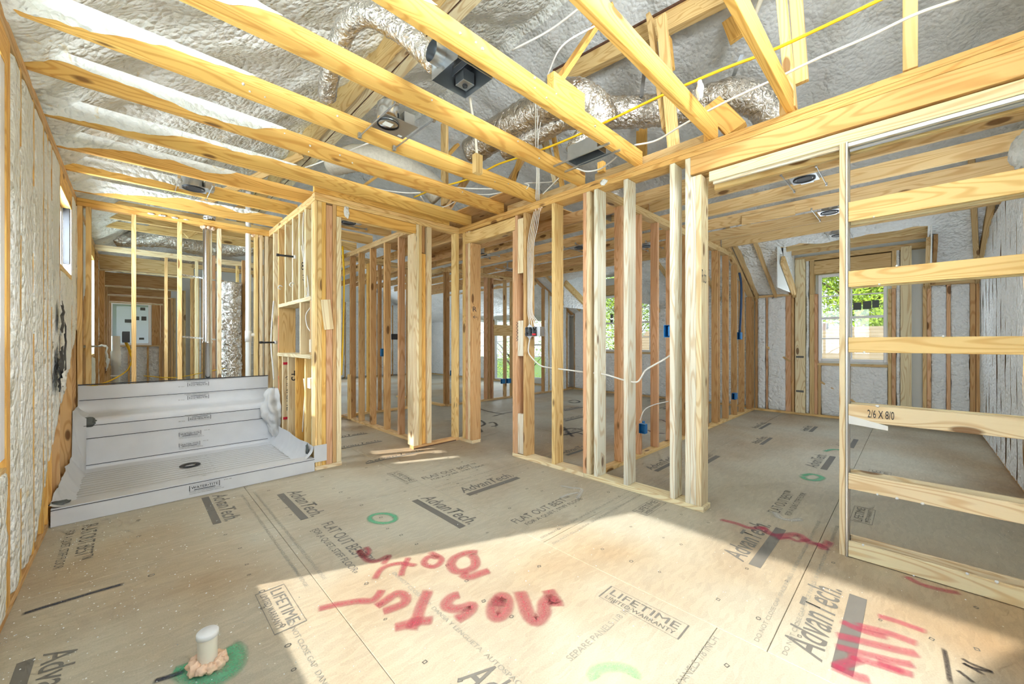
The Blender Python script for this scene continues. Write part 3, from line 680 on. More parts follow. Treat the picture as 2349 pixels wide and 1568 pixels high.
# foam between the studs, bulging a little and torn away low down by the shower
def foam_bay(y0, y1, z0, z1, seed, ragged=None, m=M_FOAM, wall=WL, x=LX, sgn=1, over=.012, torn=.5, name='foam_fill', base=.003, amp=1.0):
    nu = max(6, int((y1 - y0) / .03)); nv = max(8, int((z1 - z0) / .025)); w = y1 - y0
    zb0 = [z0] * (nu + 1)
    if ragged: zb0 = [min(z1 - .1, max(z0, ragged(y0 + w * i / nu) + .09 * nz(y0 + w * i / nu, seed, 0, 5, 3))) for i in range(nu + 1)]
    def fn(a, b):
        zl = zb0[min(nu, int(round(a * nu)))]; z = zl + (z1 - zl) * b
        wl = base + torn * .05 * max(0, nz(y0, z, seed, 3.5, 4) - .05) + torn * .006 * nz(seed, z, 1, 25, 2)
        wr = base + torn * .05 * max(0, nz(y1, z, seed + 4, 3.5, 4) - .05) + torn * .006 * nz(seed, z, 8, 25, 2)
        y = y0 + wl + (w - wl - wr) * a
        e = min(a, 1 - a) * 2; k = (nz(y + seed, z, seed, 7, 3) * .008 + nz(y, z, seed + 9, 2, 2) * .006) * amp
        edge = -.012 if a in (0, 1) else 0
        if b in (0, 1): edge = -.03
        return (x + sgn * (.003 + over * min(1, e * 4) + k + edge), y, z)
    return grid(name, fn, nu, nv, m, wall)
def rag(y):
    if y < 3.6: return .06
    if y < 4.15: return .06 + (y - 3.6) * .75
    return .45 + (y - 4.15) * .52
LB = [2.97, 3.21, 3.58, 3.93, 4.10, 4.28, 4.72, 5.56, 5.92, 6.1, 6.55, 7.1]
for i, (a, b) in enumerate(zip(LB[:-1], LB[1:])):
    if a == 4.72:
        foam_bay(a, b, .04, 1.86, 3.3 * i, rag, over=.002, base=.017, amp=.4, torn=.9)
    else:
        g = .006 if a in (2.92, 3.21) else .012
        foam_bay(a, b, .04, 2.675, 3.3 * i, rag, over=.001, base=(.012 if a < 3 else .018), amp=.35, torn=.8 + .5 * (a > 3.9))
for i, (a, b) in enumerate(zip([1.0, 1.6, 2.2], [1.6, 2.2, 2.89])): foam_bay(a, b, .04, .70, 40 + i)
for i, (a, b) in enumerate(((-.6, .1), (.1, .5), (.5, 1.0))): foam_bay(a, b, .04, 2.67, 50 + i)
for i, (a, b) in enumerate(zip(LY[15:-1], LY[16:])): foam_bay(a + .02, b - .02, .04, 2.67, 60 + i, m=M_FOAMW)
foam_bay(7.12, 7.8, .04, 1.06, 71); foam_bay(7.82, 8.58, .04, 1.06, 72)
# smeared overspray on stud faces
for i, (y, z0, z1) in enumerate(((3.21, .5, 1.4), (3.21, 1.8, 2.3), (3.58, 1.3, 2.2), (4.28, 1.5, 2.3), (4.72, 1.3, 1.7), (5.56, 1.6, 2.5))):
    foam_bay(y - .024, y + .024, z0, z1, 90 + i, over=.003, torn=.5, amp=.3, base=0, name='foam_smear')
lum('window_return', LX - .06, LX + .0, 5.515, 5.535, 1.90, 2.52, (1, 1, 1), WL, M_VINYL); lum('window_return', LX - .05, LX - .01, 5.50, 5.5145, 2.0, 2.52, (1, 1, 1), WL, M_BLACK)
lum('window_return', LX - .06, LX + .0, 8.545, 8.565, 1.10, 2.50, (1, 1, 1), WL, M_VINYL)
# black torn membrane showing between the studs
def ragged_sheet(name, c, ry, rz, m, p, x, seed, label=None):
    V = [(x + .004, c[0], c[1])]; N = 22
    for k in range(N):
        a = 2 * PI * k / N; r = 1 + .45 * nz(math.cos(a) + seed, math.sin(a), seed, 1.6, 3)
        V.append((x + .006 * math.sin(k * 2.1), c[0] + ry * r * math.cos(a), c[1] + rz * r * math.sin(a)))
    return tag(meshobj(name, V, [(0, 1 + k, 1 + (k + 1) % N) for k in range(N)], m, p), label)
for c, ry, rz in (((4.50, 1.47), .10, .12), ((4.44, 1.12), .14, .14), ((4.66, 1.2), .05, .25), ((4.33, 1.0), .06, .08)):
    ragged_sheet('torn_membrane', c, ry, rz, M_BLACK, WL, LX + .032, c[0] * 7, 'torn black membrane patch')
ragged_sheet('torn_membrane', (4.44, .98), .12, .07, M_FOAM, WL, LX + .045, 3, 'foam lump over the membrane')

# ================================================================== OTHER ROOMS
# ---- partition between the middle room and the bedroom (y 2.09)
WE = empty('wall_bedroom_side', (5.8, 2.13, 0), 'brown stud wall between the middle room and the bedroom', 'wall', kind='structure')
E0, E1 = 2.09, 2.18
KX = 8.40
RS = .55                     # slope of the right roof plane
def zroof(x): return 2.14 + RS * (8.45 - x)
lum('bottom_plate', 3.19, KX, E0, E1, 0, T, YEL, WE)
lum('top_plate', 3.19, 7.1, E0, E1, 2.68, 2.72, TAN, WE); lum('top_plate', 3.19, 7.2, E0, E1, 2.72, 2.76, TAN, WE)
timber('sloped_plate', (7.0, 2.135, zroof(7.0) - .12), (8.45, 2.135, 2.06), T, .09, TAN, WE); timber('sloped_plate', (7.0, 2.135, zroof(7.0) - .08), (8.45, 2.135, 2.10), T, .09, TAN, WE)
for x in (3.30, 3.644, 4.035, 4.448, 4.86, 5.25, 5.65, 6.05, 6.453, 6.53, 6.94, 7.381, 7.784, 8.24, 8.38):
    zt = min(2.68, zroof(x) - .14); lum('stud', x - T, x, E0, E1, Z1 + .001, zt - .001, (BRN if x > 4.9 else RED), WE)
# closet return at x 3.19: short studs seen between the front studs
WF = empty('wall_bedroom_end', (8.45, .7, 0), 'far bedroom wall with dormer window and white foamed bays', 'wall', kind='structure')
K1 = KX + .14
lum('bottom_plate', KX, K1, -.65, 2.09, 0, T, YEL, WF)
def sF(y0, y1, z0=Z1, z1=2.10, tint=TAN, x0=KX): return lum('stud', x0, K1, y0, y1, z0 + .001, z1 - .001, tint, WF)
lum('top_plate', KX - .02, K1, 1.44, 2.09, 2.10, 2.14, TAN, WF); lum('top_plate', KX - .02, K1, -.65, -.10, 2.10, 2.14, TAN, WF)
for y0, y1, t in ((2.04, 2.078, BRN), (1.875, 1.905, RED), (1.52, 1.60, RED), (1.475, 1.515, FIR), (1.19, 1.255, TAN), (1.145, 1.188, RED), (.19, .235, RED), (.238, .278, TAN), (-.135, -.095, TAN), (-.18, -.138, RED), (-.37, -.33, RED), (-.60, -.55, FIR), (-.645, -.605, FIR)):
    sF(y0, y1, tint=t)
sF(1.31, 1.455, Z1, 2.72, PALE, KX - .04); sF(.02, .14, Z1, 2.72, PALE, KX - .04)
sF(1.19, 1.255, 2.1, 2.72, TAN); sF(.16, .235, 2.1, 2.72, TAN)
lum('window_header', KX - .005, K1, .24, 1.19, 2.44, 2.66, TAN, WF); lum('top_plate', KX - .01, K1, -.14, 1.46, 2.68, 2.72, TAN, WF); lum('top_plate', KX - .01, K1, -.14, 1.46, 2.72, 2.76, TAN, WF)
lum('window_sill', KX, K1, .28, 1.145, .88, .918, TAN, WF); sF(.72, .76, Z1, .88); sF(1.10, 1.14, Z1, .88)
timber('brace', (KX - .004, 1.90, 1.20), (KX - .004, 1.53, .93), .03, .01, TAN, WF); timber('brace', (KX - .004, 1.10, .60), (KX - .004, .30, .05), .03, .01, TAN, WF)
sheath(WF, 'Y', K1, K1 + .02, -.80, 2.18, [(.285, 1.14, .95, 2.42)], M_SIDING, zt=2.9)
bay = lambda y0, y1, z0, z1, s, m=M_FOAMW: foam_bay(y0, y1, z0, z1, s, m=m, wall=WF, x=KX, sgn=-1, over=.008, torn=.25)
for i, (a, b, c, d) in enumerate(((1.91, 2.04, .04, 2.1), (1.60, 1.875, .04, 2.1), (1.26, 1.31, .04, 2.7), (.76, 1.10, .04, .88), (.28, .72, .04, .88), (.14, .19, .04, 2.7), (-.33, -.18, .04, 2.1), (-.55, -.37, .04, 2.1))): bay(a, b, c, d, 100 + i)
for z in (1.0, .40): text('\u25AE\u25AE\u25AE\u25AE', (KX - .0415, 1.45, z), (0, -.13, 0), (0, 0, .05), M_STAMP, WF) if False else lum('printed_mark', KX - .0425, KX - .041, 1.33, 1.44, z, z + .035, (1, 1, 1), WF, M_STAMP, ch=0)
# dormer sides
for y, t in ((1.46, TAN), (-.14, TAN)):
    s_ = 1 if y > 0 else -1
    timber('dormer_rafter', (7.45, y, zroof(7.45) - .10), (KX, y, zroof(KX) - .05), .14, .05, t, WF)
    timber('dormer_rafter', (7.45, y + .06 * s_, zroof(7.45) - .06), (KX + .02, y + .06 * s_, zroof(KX) - .02), .10, .04, BRN, WF)
    meshobj('dormer_cheek', [(7.5, y, zroof(7.5)), (KX, y, 2.1), (KX, y, 2.95), (7.5, y, 2.95)], [(0, 1, 2, 3)], M_FOAMW, WF)
# exterior gable wall behind the pocket opening and behind the camera (y -0.65)
WG = empty('wall_near', (4, -.72, 0), 'exterior wall on the right, closely spaced studs in white foam', 'wall', kind='structure')
G1 = -.65
lum('bottom_plate', -.55, KX, G1 - .14, G1, 0, T, FIR, WG); plates(WG, 'X', -.55, 7.3, G1 - .14, G1, tint=FIR)
for x in list(np.arange(5.5, 8.4, .30)): lum('stud', x, x + T, G1 - .14, G1, Z1, min(2.68, zroof(x) - .1), FIR, WG)
def foam_face(x0, x1, z0, z1, m, wall, y, sgn, seed, ridge=.30, amp=.02, name='foam_fill'):
    nu = max(8, int((x1 - x0) / .03)); nv = max(8, int((z1 - z0) / .04))
    def fn(a, b):
        x = x0 + (x1 - x0) * a; z = z0 + (z1 - z0) * b
        k = nz(x, z * .5, seed, 5, 3) * amp + (.007 * (1 - abs(((x / ridge) % 1) * 2 - 1)) if ridge else 0)
        return (x, y + sgn * k, z)
    return grid(name, fn, nu, nv, m, wall)
xx = 3.22
while xx < 8.4:
    x2 = min(xx + .30, KX); foam_face(xx + .003, x2 - .003, .04, min(2.72, zroof((xx + x2) / 2)), M_FOAMW, WG, G1 + .010, 1, xx, .1, .007); xx += .30
sheath(WG, 'X', -.80, -.79, -.57, 8.56, [(.4, 2.7, .55, 2.5), (3.9, 5.2, .8, 2.3)], zt=2.76)
for x0, x1 in ((-.4, .4), (2.7, 3.05)): foam_face(x0, x1, .04, 2.68, M_FOAM, WG, G1, 1, x0)

# ---- partition at the back of the middle room (y 6.45) and closet partition (x 2.55)
WR = empty('wall_middle_back', (6.5, 6.5, 0), 'stud wall along the far side of the middle room', 'wall', kind='structure')
R0, R1 = 6.45, 6.54
lum('bottom_plate', 4.49, 8.6, R0, R1, 0, T, TAN, WR); lum('top_plate', 4.49, 7.1, R0, R1, 2.68, 2.72, TAN, WR); lum('top_plate', 4.49, 7.15, R0, R1, 2.72, 2.76, TAN, WR)
timber('sloped_plate', (7.05, 6.5, zroof(7.05) - .06), (8.6, 6.5, zroof(8.6) - .02), T, .09, BRN, WR)
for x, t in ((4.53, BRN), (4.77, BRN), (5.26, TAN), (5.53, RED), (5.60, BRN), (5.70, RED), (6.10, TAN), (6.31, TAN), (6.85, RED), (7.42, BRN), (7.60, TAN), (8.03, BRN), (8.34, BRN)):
    lum('stud', x - (T if x != 5.60 else .06), x, R0, R1, Z1 + .001, min(2.679, zroof(x) - .08), t, WR)
lum('blocking', 5.70, 6.30, R0 - .01, R0 + .028, 1.42, 1.66, YEL, WR)
for a, b in ((7.43, 7.56), (7.62, 7.98), (8.04, 8.30)):
    foam_face(a, b, .04, zroof((a + b) / 2) - .05, M_FOAMW, WR, R0 + .01, -1, a, 0, .02)
WP = empty('wall_closet', (2.6, 5.5, 0), 'closet partition of reddish studs running away behind the doorway', 'wall', kind='structure')
P0, P1 = 2.55, 2.64
lum('bottom_plate', P0, P1, 4.27, 6.75, 0, T, TAN, WP); plates(WP, 'Y', 4.27, 6.75, P0, P1, tint=TAN)
for y, t in ((6.449, BRN), (6.104, FIR), (5.693, FIR), (5.238, FIR), (4.831, RED), (4.5, FIR)): lum('stud', P0, P1, y - T, y, Z1 + .001, Z2 - .001, t, WP)
tag(lum('blocking', P0 - .04, P0 - .001, 6.38, 6.44, .02, .75, YEL, WP), 'short stud offcut')
WX = empty('wall_hall', (3.2, 6.8, 0), 'hall partition of brown studs beyond the closet', 'wall', kind='structure')
lum('bottom_plate', 1.5, 3.85, 6.75, 6.84, 0, T, YEL, WX); plates(WX, 'X', 1.44, 3.85, 6.75, 6.84, tint=TAN)
for x, t in ((1.6, YEL), (2.0, YEL), (2.30, PALE), (2.42, YEL), (3.04, GOLD), (3.25, BRN), (3.36, FIR), (3.82, BRN)): lum('stud', x - T, x, 6.75, 6.84, Z1, Z2, t, WX)
lum('stud', 4.48, 4.57, 6.55, 6.60, Z1, Z2, BRN, WX); lum('stud', 4.35, 4.39, 7.15, 7.24, Z1, Z2, BRN, WX); lum('bottom_plate', 4.40, 4.49, 6.54, 8.4, 0, T, YEL, WX); plates(WX, 'Y', 6.54, 8.4, 4.40, 4.49, tint=TAN)
# exterior wall of the middle and far rooms (x 8.6)
WM_ = empty('wall_far_right', (8.65, 8, 0), 'exterior wall with tall windows beyond the middle room', 'wall', kind='structure')
QX = 8.60
lum('bottom_plate', QX, QX + .14, 2.18, 14, 0, T, TAN, WM_)
wins = [(4.25, 5.62, 1.05, 2.44), (7.45, 8.05, .18, 2.12), (8.70, 9.72, .06, 2.2), (10.2, 10.95, .74, 2.42)]
sheath(WM_, 'Y', QX + .14, QX + .16, 2.18, 14.1, wins, M_SIDING, zt=2.9)
for y in [2.2, 2.6, 3.0, 3.4, 3.8, 5.70, 6.1, 6.4, 6.9, 7.35, 8.1, 8.4, 8.6, 9.8, 10.1, 11.0, 11.6, 12.4, 13.2]:
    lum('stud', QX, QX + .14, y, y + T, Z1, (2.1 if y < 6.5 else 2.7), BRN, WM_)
lum('top_plate', QX - .02, QX + .14, 2.18, 4.05, 2.10, 2.14, BRN, WM_); lum('top_plate', QX - .02, QX + .14, 5.75, 6.45, 2.10, 2.14, BRN, WM_)
lum('window_header', QX - .01, QX + .12, 4.1, 5.72, 2.46, 2.7, TAN, WM_); lum('window_header', QX - .01, QX + .1, 7.4, 9.8, 2.2, 2.5, FIR, WM_); lum('window_header', QX - .01, QX + .1, 10.1, 11.0, 2.42, 2.65, FIR, WM_)
lum('window_sill', QX - .01, QX + .12, 4.2, 5.66, 1.0, 1.04, TAN, WM_)
for i, (a, b, c, d) in enumerate(((2.25, 2.6, .04, 2.1), (2.64, 3.0, .04, 2.1), (3.04, 3.4, .04, 2.1), (3.44, 3.8, .04, 2.1), (3.84, 4.2, .04, 2.1), (4.25, 4.9, .04, 1.0), (4.9, 5.66, .04, 1.0), (5.74, 6.1, .04, 2.1), (6.14, 6.42, .04, 2.1), (6.6, 7.35, .04, 2.6), (8.1, 8.6, .04, 2.6), (9.8, 10.15, .04, 2.6), (10.2, 10.95, .04, .72), (11.0, 12.0, .04, 2.6), (12.0, 13.8, .04, 2.6))):
    foam_bay(a, b, c, d, 130 + i, m=M_FOAMW, wall=WM_, x=QX, sgn=-1, over=.008, torn=.2)
WN = empty('wall_far', (4, 14, 0), 'most distant wall of pale foam beyond the stud partitions', 'wall', kind='structure')
for x0 in np.arange(1.2, 8.6, .6): foam_face(x0, x0 + .56, .04, 2.72, M_FOAMW, WN, 14.0, -1, x0, 0, .02)
for x0 in np.arange(1.2, 8.7, .6): lum('stud', x0 - .04, x0, 13.99, 14.08, 0, 2.7, BRN, WN)
sheath(WN, 'X', 14.08, 14.1, -.57, 8.76, [(-.30, .30, 1.2, 2.2)], M_SIDING)

# ---- laundry partition and bath alcove behind the shower
WH = empty('wall_laundry', (.5, 8.7, 0), 'low plate and stud partition seen through the shower studs', 'wall', kind='structure')
plates(WH, 'X', -.415, 1.7, 8.65, 8.74, tint=PALE)
for x, t in ((.416, FIR), (.814, PALE), (1.40, YEL), (1.68, YEL)): lum('stud', x - T, x, 8.65, 8.74, Z1, Z2, t, WH)
for yy, zt, xr, tt in ((9.55, 2.76, .78, TAN), (10.6, 2.60, .66, BRN), (11.4, 2.50, .55, BRN), (12.3, 2.42, .46, BRN)):
    lum('header', LX, xr + .05, yy, yy + .09, zt - .24, zt, tt, WH); lum('header', LX, xr + .05, yy - .02, yy - .001, zt - .28, zt - .25, PALE, WH)
    for k in range(3): lum('stud', xr + .045 * k + .002, xr + .045 * (k + 1) - .004, yy, yy + .09, 0, zt - .25, (BRN, FIR, TAN)[k], WH)
    lum('stud', LX + .002, LX + .07, yy, yy + .09, 0, zt - .25, FIR, WH)
for x in (.95, 1.25, 1.6): lum('stud', x, x + .05, 9.55, 9.64, 0, 2.5, BRN, WH)
plates(WH, 'X', .8, 2.3, 9.55, 9.64, tint=TAN)
foam_face(.85, 2.3, .04, 2.4, M_FOAMG, WH, 10.2, -1, 5, 0, .02)
WI = empty('wall_bath_end', (0, 13.1, 0), 'small end wall holding the misted window behind the shower', 'wall', kind='structure')
foam_face(-.4, .62, .04, 1.2, M_FOAMW, WI, 13.02, -1, 8, 0, .03)
for x in (-.36, -.05, .28, .5): lum('stud', x - T, x, 12.98, 13.1, 0, 1.2, FIR, WI)
lum('header', LX, .6, 12.95, 13.1, 2.24, 2.5, TAN, WI); lum('window_sill', LX, .6, 12.95, 13.1, 1.17, 1.2, TAN, WI)
lum('stud', .33, .6, 13.0, 13.1, 1.2, 2.25, BRN, WI)

# ================================================================== CEILING JOISTS
CE = empty('ceiling', (2, 2, 2.8), 'open ceiling of golden joists with the attic showing between them', 'ceiling', kind='structure')
random.seed(11)
JY = (.58, 1.05, 1.65, 2.237, 2.85, 3.382, 3.995)
for y in JY: lum('joist', -.50, 3.12, y - T, y, 2.762, 2.90, GOLD, CE)
for y in (4.565, 5.12, 5.77): lum('joist', -.50, 1.40, y - T, y, 2.762, 2.90, GOLD, CE)
for y in (4.62, 5.2, 5.8, 6.4): lum('joist', 1.46, 2.63, y - T, y, 2.762, 2.90, YEL, CE)
for y in (7.0, 7.6, 8.2): lum('joist', -.5, 1.7, y - T, y, 2.95, 3.05, YEL, CE)
JX = (3.40, 3.99, 4.30, 4.91, 5.52, 6.15, 6.72)
for x in JX:
    lum('joist', x - T, x, -.72, 2.12, 2.762, 2.90, TAN, CE); lum('joist', x - T, x, 2.14, 6.52, 2.762, 2.90, FIR, CE); lum('joist', x - T, x, 6.54, 10.6, 2.762, 2.90, FIR, CE)
for x in (2.0, 2.5, 3.0, 7.3): lum('joist', x - T, x, 6.9, 10.6, 2.762, 2.90, FIR, CE)
lum('deck_board', 2.9, 4.0, 3.0, 6.4, 2.902, 2.915, FIR, CE)
for x in (7.35, 7.75, 8.15): lum('joist', x - T, x, -.14, 1.46, 2.765, 2.88, TAN, CE)
lum('blocking', 5.46, 5.481, .95, 1.5, 2.735, 2.85, TAN, CE)
for y0, y1, t in ((1.06, 1.10, GOLD), (.58, .62, YEL)): lum('blocking', 3.07, 3.107, y0, y1, 2.762, 2.95, t, CE)
for x0, y0, y1 in ((3.13, 1.10, 2.1), (3.13, 2.3, 3.3)): lum('rim_board', x0, x0 + T, y0, y1, 2.762, 2.86, TAN, CE)
timber('nailer', (2.35, 1.69, 2.99), (2.0, 1.69, 2.99), .16, .06, GOLD, CE)
# foam skin feathered over the joists near the left wall
def skirt(y, seed, x1=1.1):
    V, Fc, n = [], [], 90
    for i in range(n + 1):
        x = -.47 + (x1 + .47) * i / n
        lim = 2.815 + .055 * (x + .2) + .032 * math.sin(x * 4.2 + seed) + .035 * nz(x, seed, 0, 3, 4)
        if x < -.25: lim -= (-.25 - x) * .25
        if x > x1 - .35: lim += ((x - x1 + .35) / .35) ** 2 * .12
        lim = max(2.764, lim); top = max(2.905, lim)
        for k in range(5):
            b = k / 4; h = min(1, (top - lim) / .03)
            V.append((x, y - T - .0015 - (.010 * math.sin(min(1, b * 2) * PI / 2) + .004 * nz(x, b, seed, 9, 3)) * h, lim + (top - lim) * b))
    for i in range(n):
        if V[i * 5][2] > 2.90 and V[i * 5 + 5][2] > 2.90: continue
        for k in range(4): a = i * 5 + k; Fc.append((a, a + 5, a + 6, a + 1))
    return meshobj('foam_skin', V, Fc, M_FOAM, CE, True)
for i, y in enumerate(JY[1:] + (4.565, 5.12, 5.77)): skirt(y, i * 2.3, 1.0 + .3 * math.sin(i * 1.7))

# ================================================================== ROOF UNDERSIDE
RF = empty('roof', (3.3, 5, 4.9), 'roof underside of lumpy spray foam with a doubled purlin and braces', 'roof', kind='structure')
def zleft(x): return 2.93 + .56 * (x + .4)
def roofz(x, y, n=True):
    z = min(zleft(x), zroof(x))
    if x < -.05: z -= .13 * min(1, (-.05 - x) / .3)
    if n:
        z += .045 * nz(x, y, 3.1, 1.1, 2) + .035 * nz(x, y, 8.2, 4, 3)
        z += .03 * math.sin(y * 2 * PI / .61) * (1 if x < 3.2 else .6) * (1 if x < 6.6 else .2)
    return z
def in_dormer(x, y): return x > 7.30 and (-.12 < y < 1.44 or 4.05 < y < 5.72)
def roofgrid(x0, x1, m, nu, y0=-.8, y1=14.1, nv=310):
    return grid('foam_blanket', lambda a, b: (x0 + (x1 - x0) * a, y0 + (y1 - y0) * b, roofz(x0 + (x1 - x0) * a, y0 + (y1 - y0) * b)), nu, nv, m, RF,
                keep=lambda a, b: not in_dormer(x0 + (x1 - x0) * a, y0 + (y1 - y0) * b))
roofgrid(-.56, 3.36, M_FOAM, 95); roofgrid(3.36, 6.6, M_FOAMG, 75); roofgrid(6.6, 8.78, M_FOAMW, 55)
# decking over it
meshobj('roof_deck', [(-.8, -1, 2.98), (3.3, -1, 5.3), (3.3, 14.3, 5.3), (-.8, 14.3, 2.98)], [(0, 1, 2, 3)], M_ROOF, RF)
for y0, y1 in ((-1, -.16), (1.50, 4.0), (5.78, 14.3)): meshobj('roof_deck', [(9.0, y0, 2.12), (7.3, y0, 3.06), (7.3, y1, 3.06), (9.0, y1, 2.12)], [(0, 1, 2, 3)], M_ROOF, RF)
meshobj('roof_deck', [(3.3, -1, 5.3), (7.3, -1, 3.06), (7.3, 14.3, 3.06), (3.3, 14.3, 5.3)], [(0, 1, 2, 3)], M_ROOF, RF)
for y in (-.80, 14.1): meshobj('gable_sheathing', [(-.57, y, 2.76), (8.76, y, 1.9), (8.76, y, 2.2), (3.3, y, 5.3), (-.57, y, 3.0)], [(0, 1, 2, 3, 4)], M_SIDING, RF)
# dormer ceilings
def flatfoam(x0, x1, y0, y1, z, seed):
    return grid('foam_blanket', lambda a, b: (x0 + (x1 - x0) * a, y0 + (y1 - y0) * b, z + .05 * nz(x0 + (x1 - x0) * a, y0 + (y1 - y0) * b, seed, 2.2, 4)), 40, 40, M_FOAMW, RF)
flatfoam(7.25, 8.6, -.18, 1.5, 2.95, 4); flatfoam(7.25, 8.8, 4.0, 5.78, 2.95, 6)
for y in (-.16, 1.50): lum('dormer_wall', 7.3, 8.56, y - .005, y + .005, 2.14, 3.1, TAN, RF, M_SIDING)
for y in (4.02, 5.76): lum('dormer_wall', 7.3, 8.76, y - .005, y + .005, 2.1, 3.1, TAN, RF, M_FOAMW)
timber('dormer_rafter', (7.3, 5.72, zroof(7.3) - .1), (8.6, 5.72, zroof(8.6) - .06), .14, .06, YEL, RF); timber('dormer_rafter', (7.3, 4.05, zroof(7.3) - .1), (8.6, 4.05, zroof(8.6) - .06), .14, .06, YEL, RF)
for y, w in ((1.75, .04), (2.04, .05), (6.1, .04), (3.4, .05), (2.7, .04), (-.62, .06)): timber('rafter', (6.7, y, zroof(6.7) - .03), (8.42, y, zroof(8.42) - .03), .10, w, TAN, RF)
timber('rafter', (6.3, -.42, zroof(6.3) - .05), (8.2, -.60, zroof(8.2) - .03), .12, .05, TAN, RF)
# purlin of three plies
PA, PB = onZ(862, 136, 3.95).x, onZ(968, 136, 3.95).x; PW = PB - PA
for a, b, t, dz in ((0, .26, YEL, -.05), (.27, .60, PALE, 0), (.66, 1.0, PALE, 0)): lum('purlin_ply', PA + PW * a, PA + PW * b, .2, 10.5, 3.95 + dz, 4.2, t, RF)
for a, b, z in ((.262, .30, 3.93), (.60, .657, 3.96)): lum('bark_edge', PA + PW * a, PA + PW * b, .2, 10.5, z, z + .03, (1, 1, 1), RF, M_BARK)
# ridge timber and braces
a, b = onZ(1290, 178, 4.55), onZ(1660, -12, 4.45); d = (b - a).normalized(); timber('ridge_timber', a - d * .2, b + d * .6, .20, .09, YEL, RF)
timber('bark_edge', a - d * .1 + Vector((0, 0, .105)) + Vector((-.05, 0, 0)), b + Vector((-.05, 0, .105)), .02, .03, TAN, RF, m=M_BARK)
def brace(u0, v0, X0, u1, v1, X1, w, t, tint=YEL, ext=.0, up=(0, 1, 0)):
    a, b = onX(u0, v0, X0), onX(u1, v1, X1); d = (b - a).normalized()
    return timber('brace', a, b + d * ext, w, t, tint, RF, up=up)
brace(1266, 208, 2.35, 1370, 55, 3.0, .09, .04, GOLD, .35)
brace(1817, 252, 3.12, 1793, 0, 3.12, .05, .09, YEL, 1.0); brace(1840, 190, 3.20, 1826, 0, 3.20, .07, .04, YEL, 1.0)
brace(2088, 161, 3.12, 2088, 0, 3.12, .06, .04, YEL, .8)
brace(1547, 352, 3.15, 1522, 90, 3.5, .09, .04, YEL, .3); brace(1528, 300, 3.3, 1497, 85, 3.6, .04, .09, YEL, .3); brace(1540, 160, 3.5, 1533, 90, 3.6, .05, .05, GOLD, 0)
brace(1470, 290, 4.6, 1470, 165, 4.6, .05, .05, GOLD, .2); brace(1485, 290, 4.6, 1483, 175, 4.6, .04, .05, GOLD, .2); brace(1472, 385, 4.6, 1472, 290, 4.6, .13, .04, GOLD, 0)
brace(1690, 300, 3.2, 1633, 240, 3.35, .14, .05, GOLD, .0); brace(1690, 90, 4.1, 1672, 45, 4.2, .12, .04, GOLD, 0)
brace(1275, 420, 3.2, 1240, 270, 3.3, .05, .04, PALE, .1); brace(1262, 380, 3.3, 1232, 270, 3.4, .04, .04, YEL, .1); brace(1290, 430, 3.2, 1262, 265, 3.35, .04, .04, GOLD, 0)
brace(1170, 440, 3.6, 1200, 340, 3.8, .06, .05, GOLD, .3); brace(1020, 470, 3.2, 1020, 330, 3.2, .12, .05, YEL, .3); brace(1005, 380, 3.6, 1060, 320, 4.0, .12, .05, GOLD, .3)
brace(770, 470, 2.2, 900, 380, 3.0, .09, .04, GOLD, .3)
brace(1380, 395, 3.1, 1380, 372, 3.1, .06, .05, GOLD, 0); brace(1003, 20, 1.9, 1003, -40, 1.9, .05, .04, GOLD, 0)
for x in (2.9, 3.6): timber('web_member', (x, 4.3, 2.9), (x + .9, 4.3, 4.3), .09, T, FIR, RF)
for y in (6.0, 8.0): timber('web_member', (.6, y, 2.95), (1.7, y, 3.9), .09, T, YEL, RF)
for y in (9.0,): lum('web_member', -.4, 3.0, y, y + T, 3.2, 3.3, YEL, RF)
VV = []
# foam gobs stuck on the timber
def gob(name, c, r, m, p, seed=0, label=None, cat=None, st=(1, 1, 1)):
    bm = bmesh.new(); bmesh.ops.create_icosphere(bm, subdivisions=3, radius=1)
    for v in bm.verts:
        k = 1 + .35 * nz(v.co.x + seed, v.co.y, v.co.z, 1.6, 3) + .12 * nz(v.co.x, v.co.y + seed, v.co.z, 5, 2)
        v.co = Vector((v.co.x * st[0], v.co.y * st[1], v.co.z * st[2])) * k * r
    me = bpy.data.meshes.new(name); bm.to_mesh(me); bm.free()
    me.polygons.foreach_set('use_smooth', [True] * len(me.polygons))
    o = link(name, me, m, p, Matrix.Translation(Vector(c))); return tag(o, label, cat)
for i, (u, v, r) in enumerate(((1100, 150, 0), )): pass
for i, (x, r, st) in enumerate(((.15, .03, (1, .4, .35)), (.24, .035, (1, .4, .3)), (.35, .03, (1, .4, .35)), (.45, .022, (1, .4, .3)))): gob('foam_gob', (x, 5.972, 2.715), r, M_FOAM, WD, i, st=st)
gob('foam_gob', (1.60, 4.125, 2.63), .05, M_FOAMW, WA, 4, st=(.6, .15, 1.2)); gob('foam_gob', (3.045, 1.95, 2.715), .035, M_FOAMW, WB, 5, st=(.3, 1, .7))
for i in range(26):
    y = random.choice((1.65, 2.237, 2.85, 3.382)) - T - .002; gob('foam_gob', (random.uniform(-.1, 2.8), y, random.uniform(2.78, 2.88)), random.uniform(.004, .009), M_FOAMW, CE, i)
for i in range(14): gob('foam_gob', (3.037, random.uniform(-.3, .26), random.choice(slz)[random.choice((0, 1))] + .002), random.uniform(.003, .008), M_FOAMW, PD, i)
gob('foam_gob', (1.29, 4.3, 1.12), .004, M_FOAMW, WC, 3)
lump = gob('foam_drip', (0, 0, 0), .04, M_FOAMW, None, 12, 'drip of pale foam hanging from the yellow cable', 'foam drip', st=(.5, .5, 1.6)); lump.location = onZ(1606, 205, 2.86); WMAT[lump.name] = Matrix.Translation(lump.location)
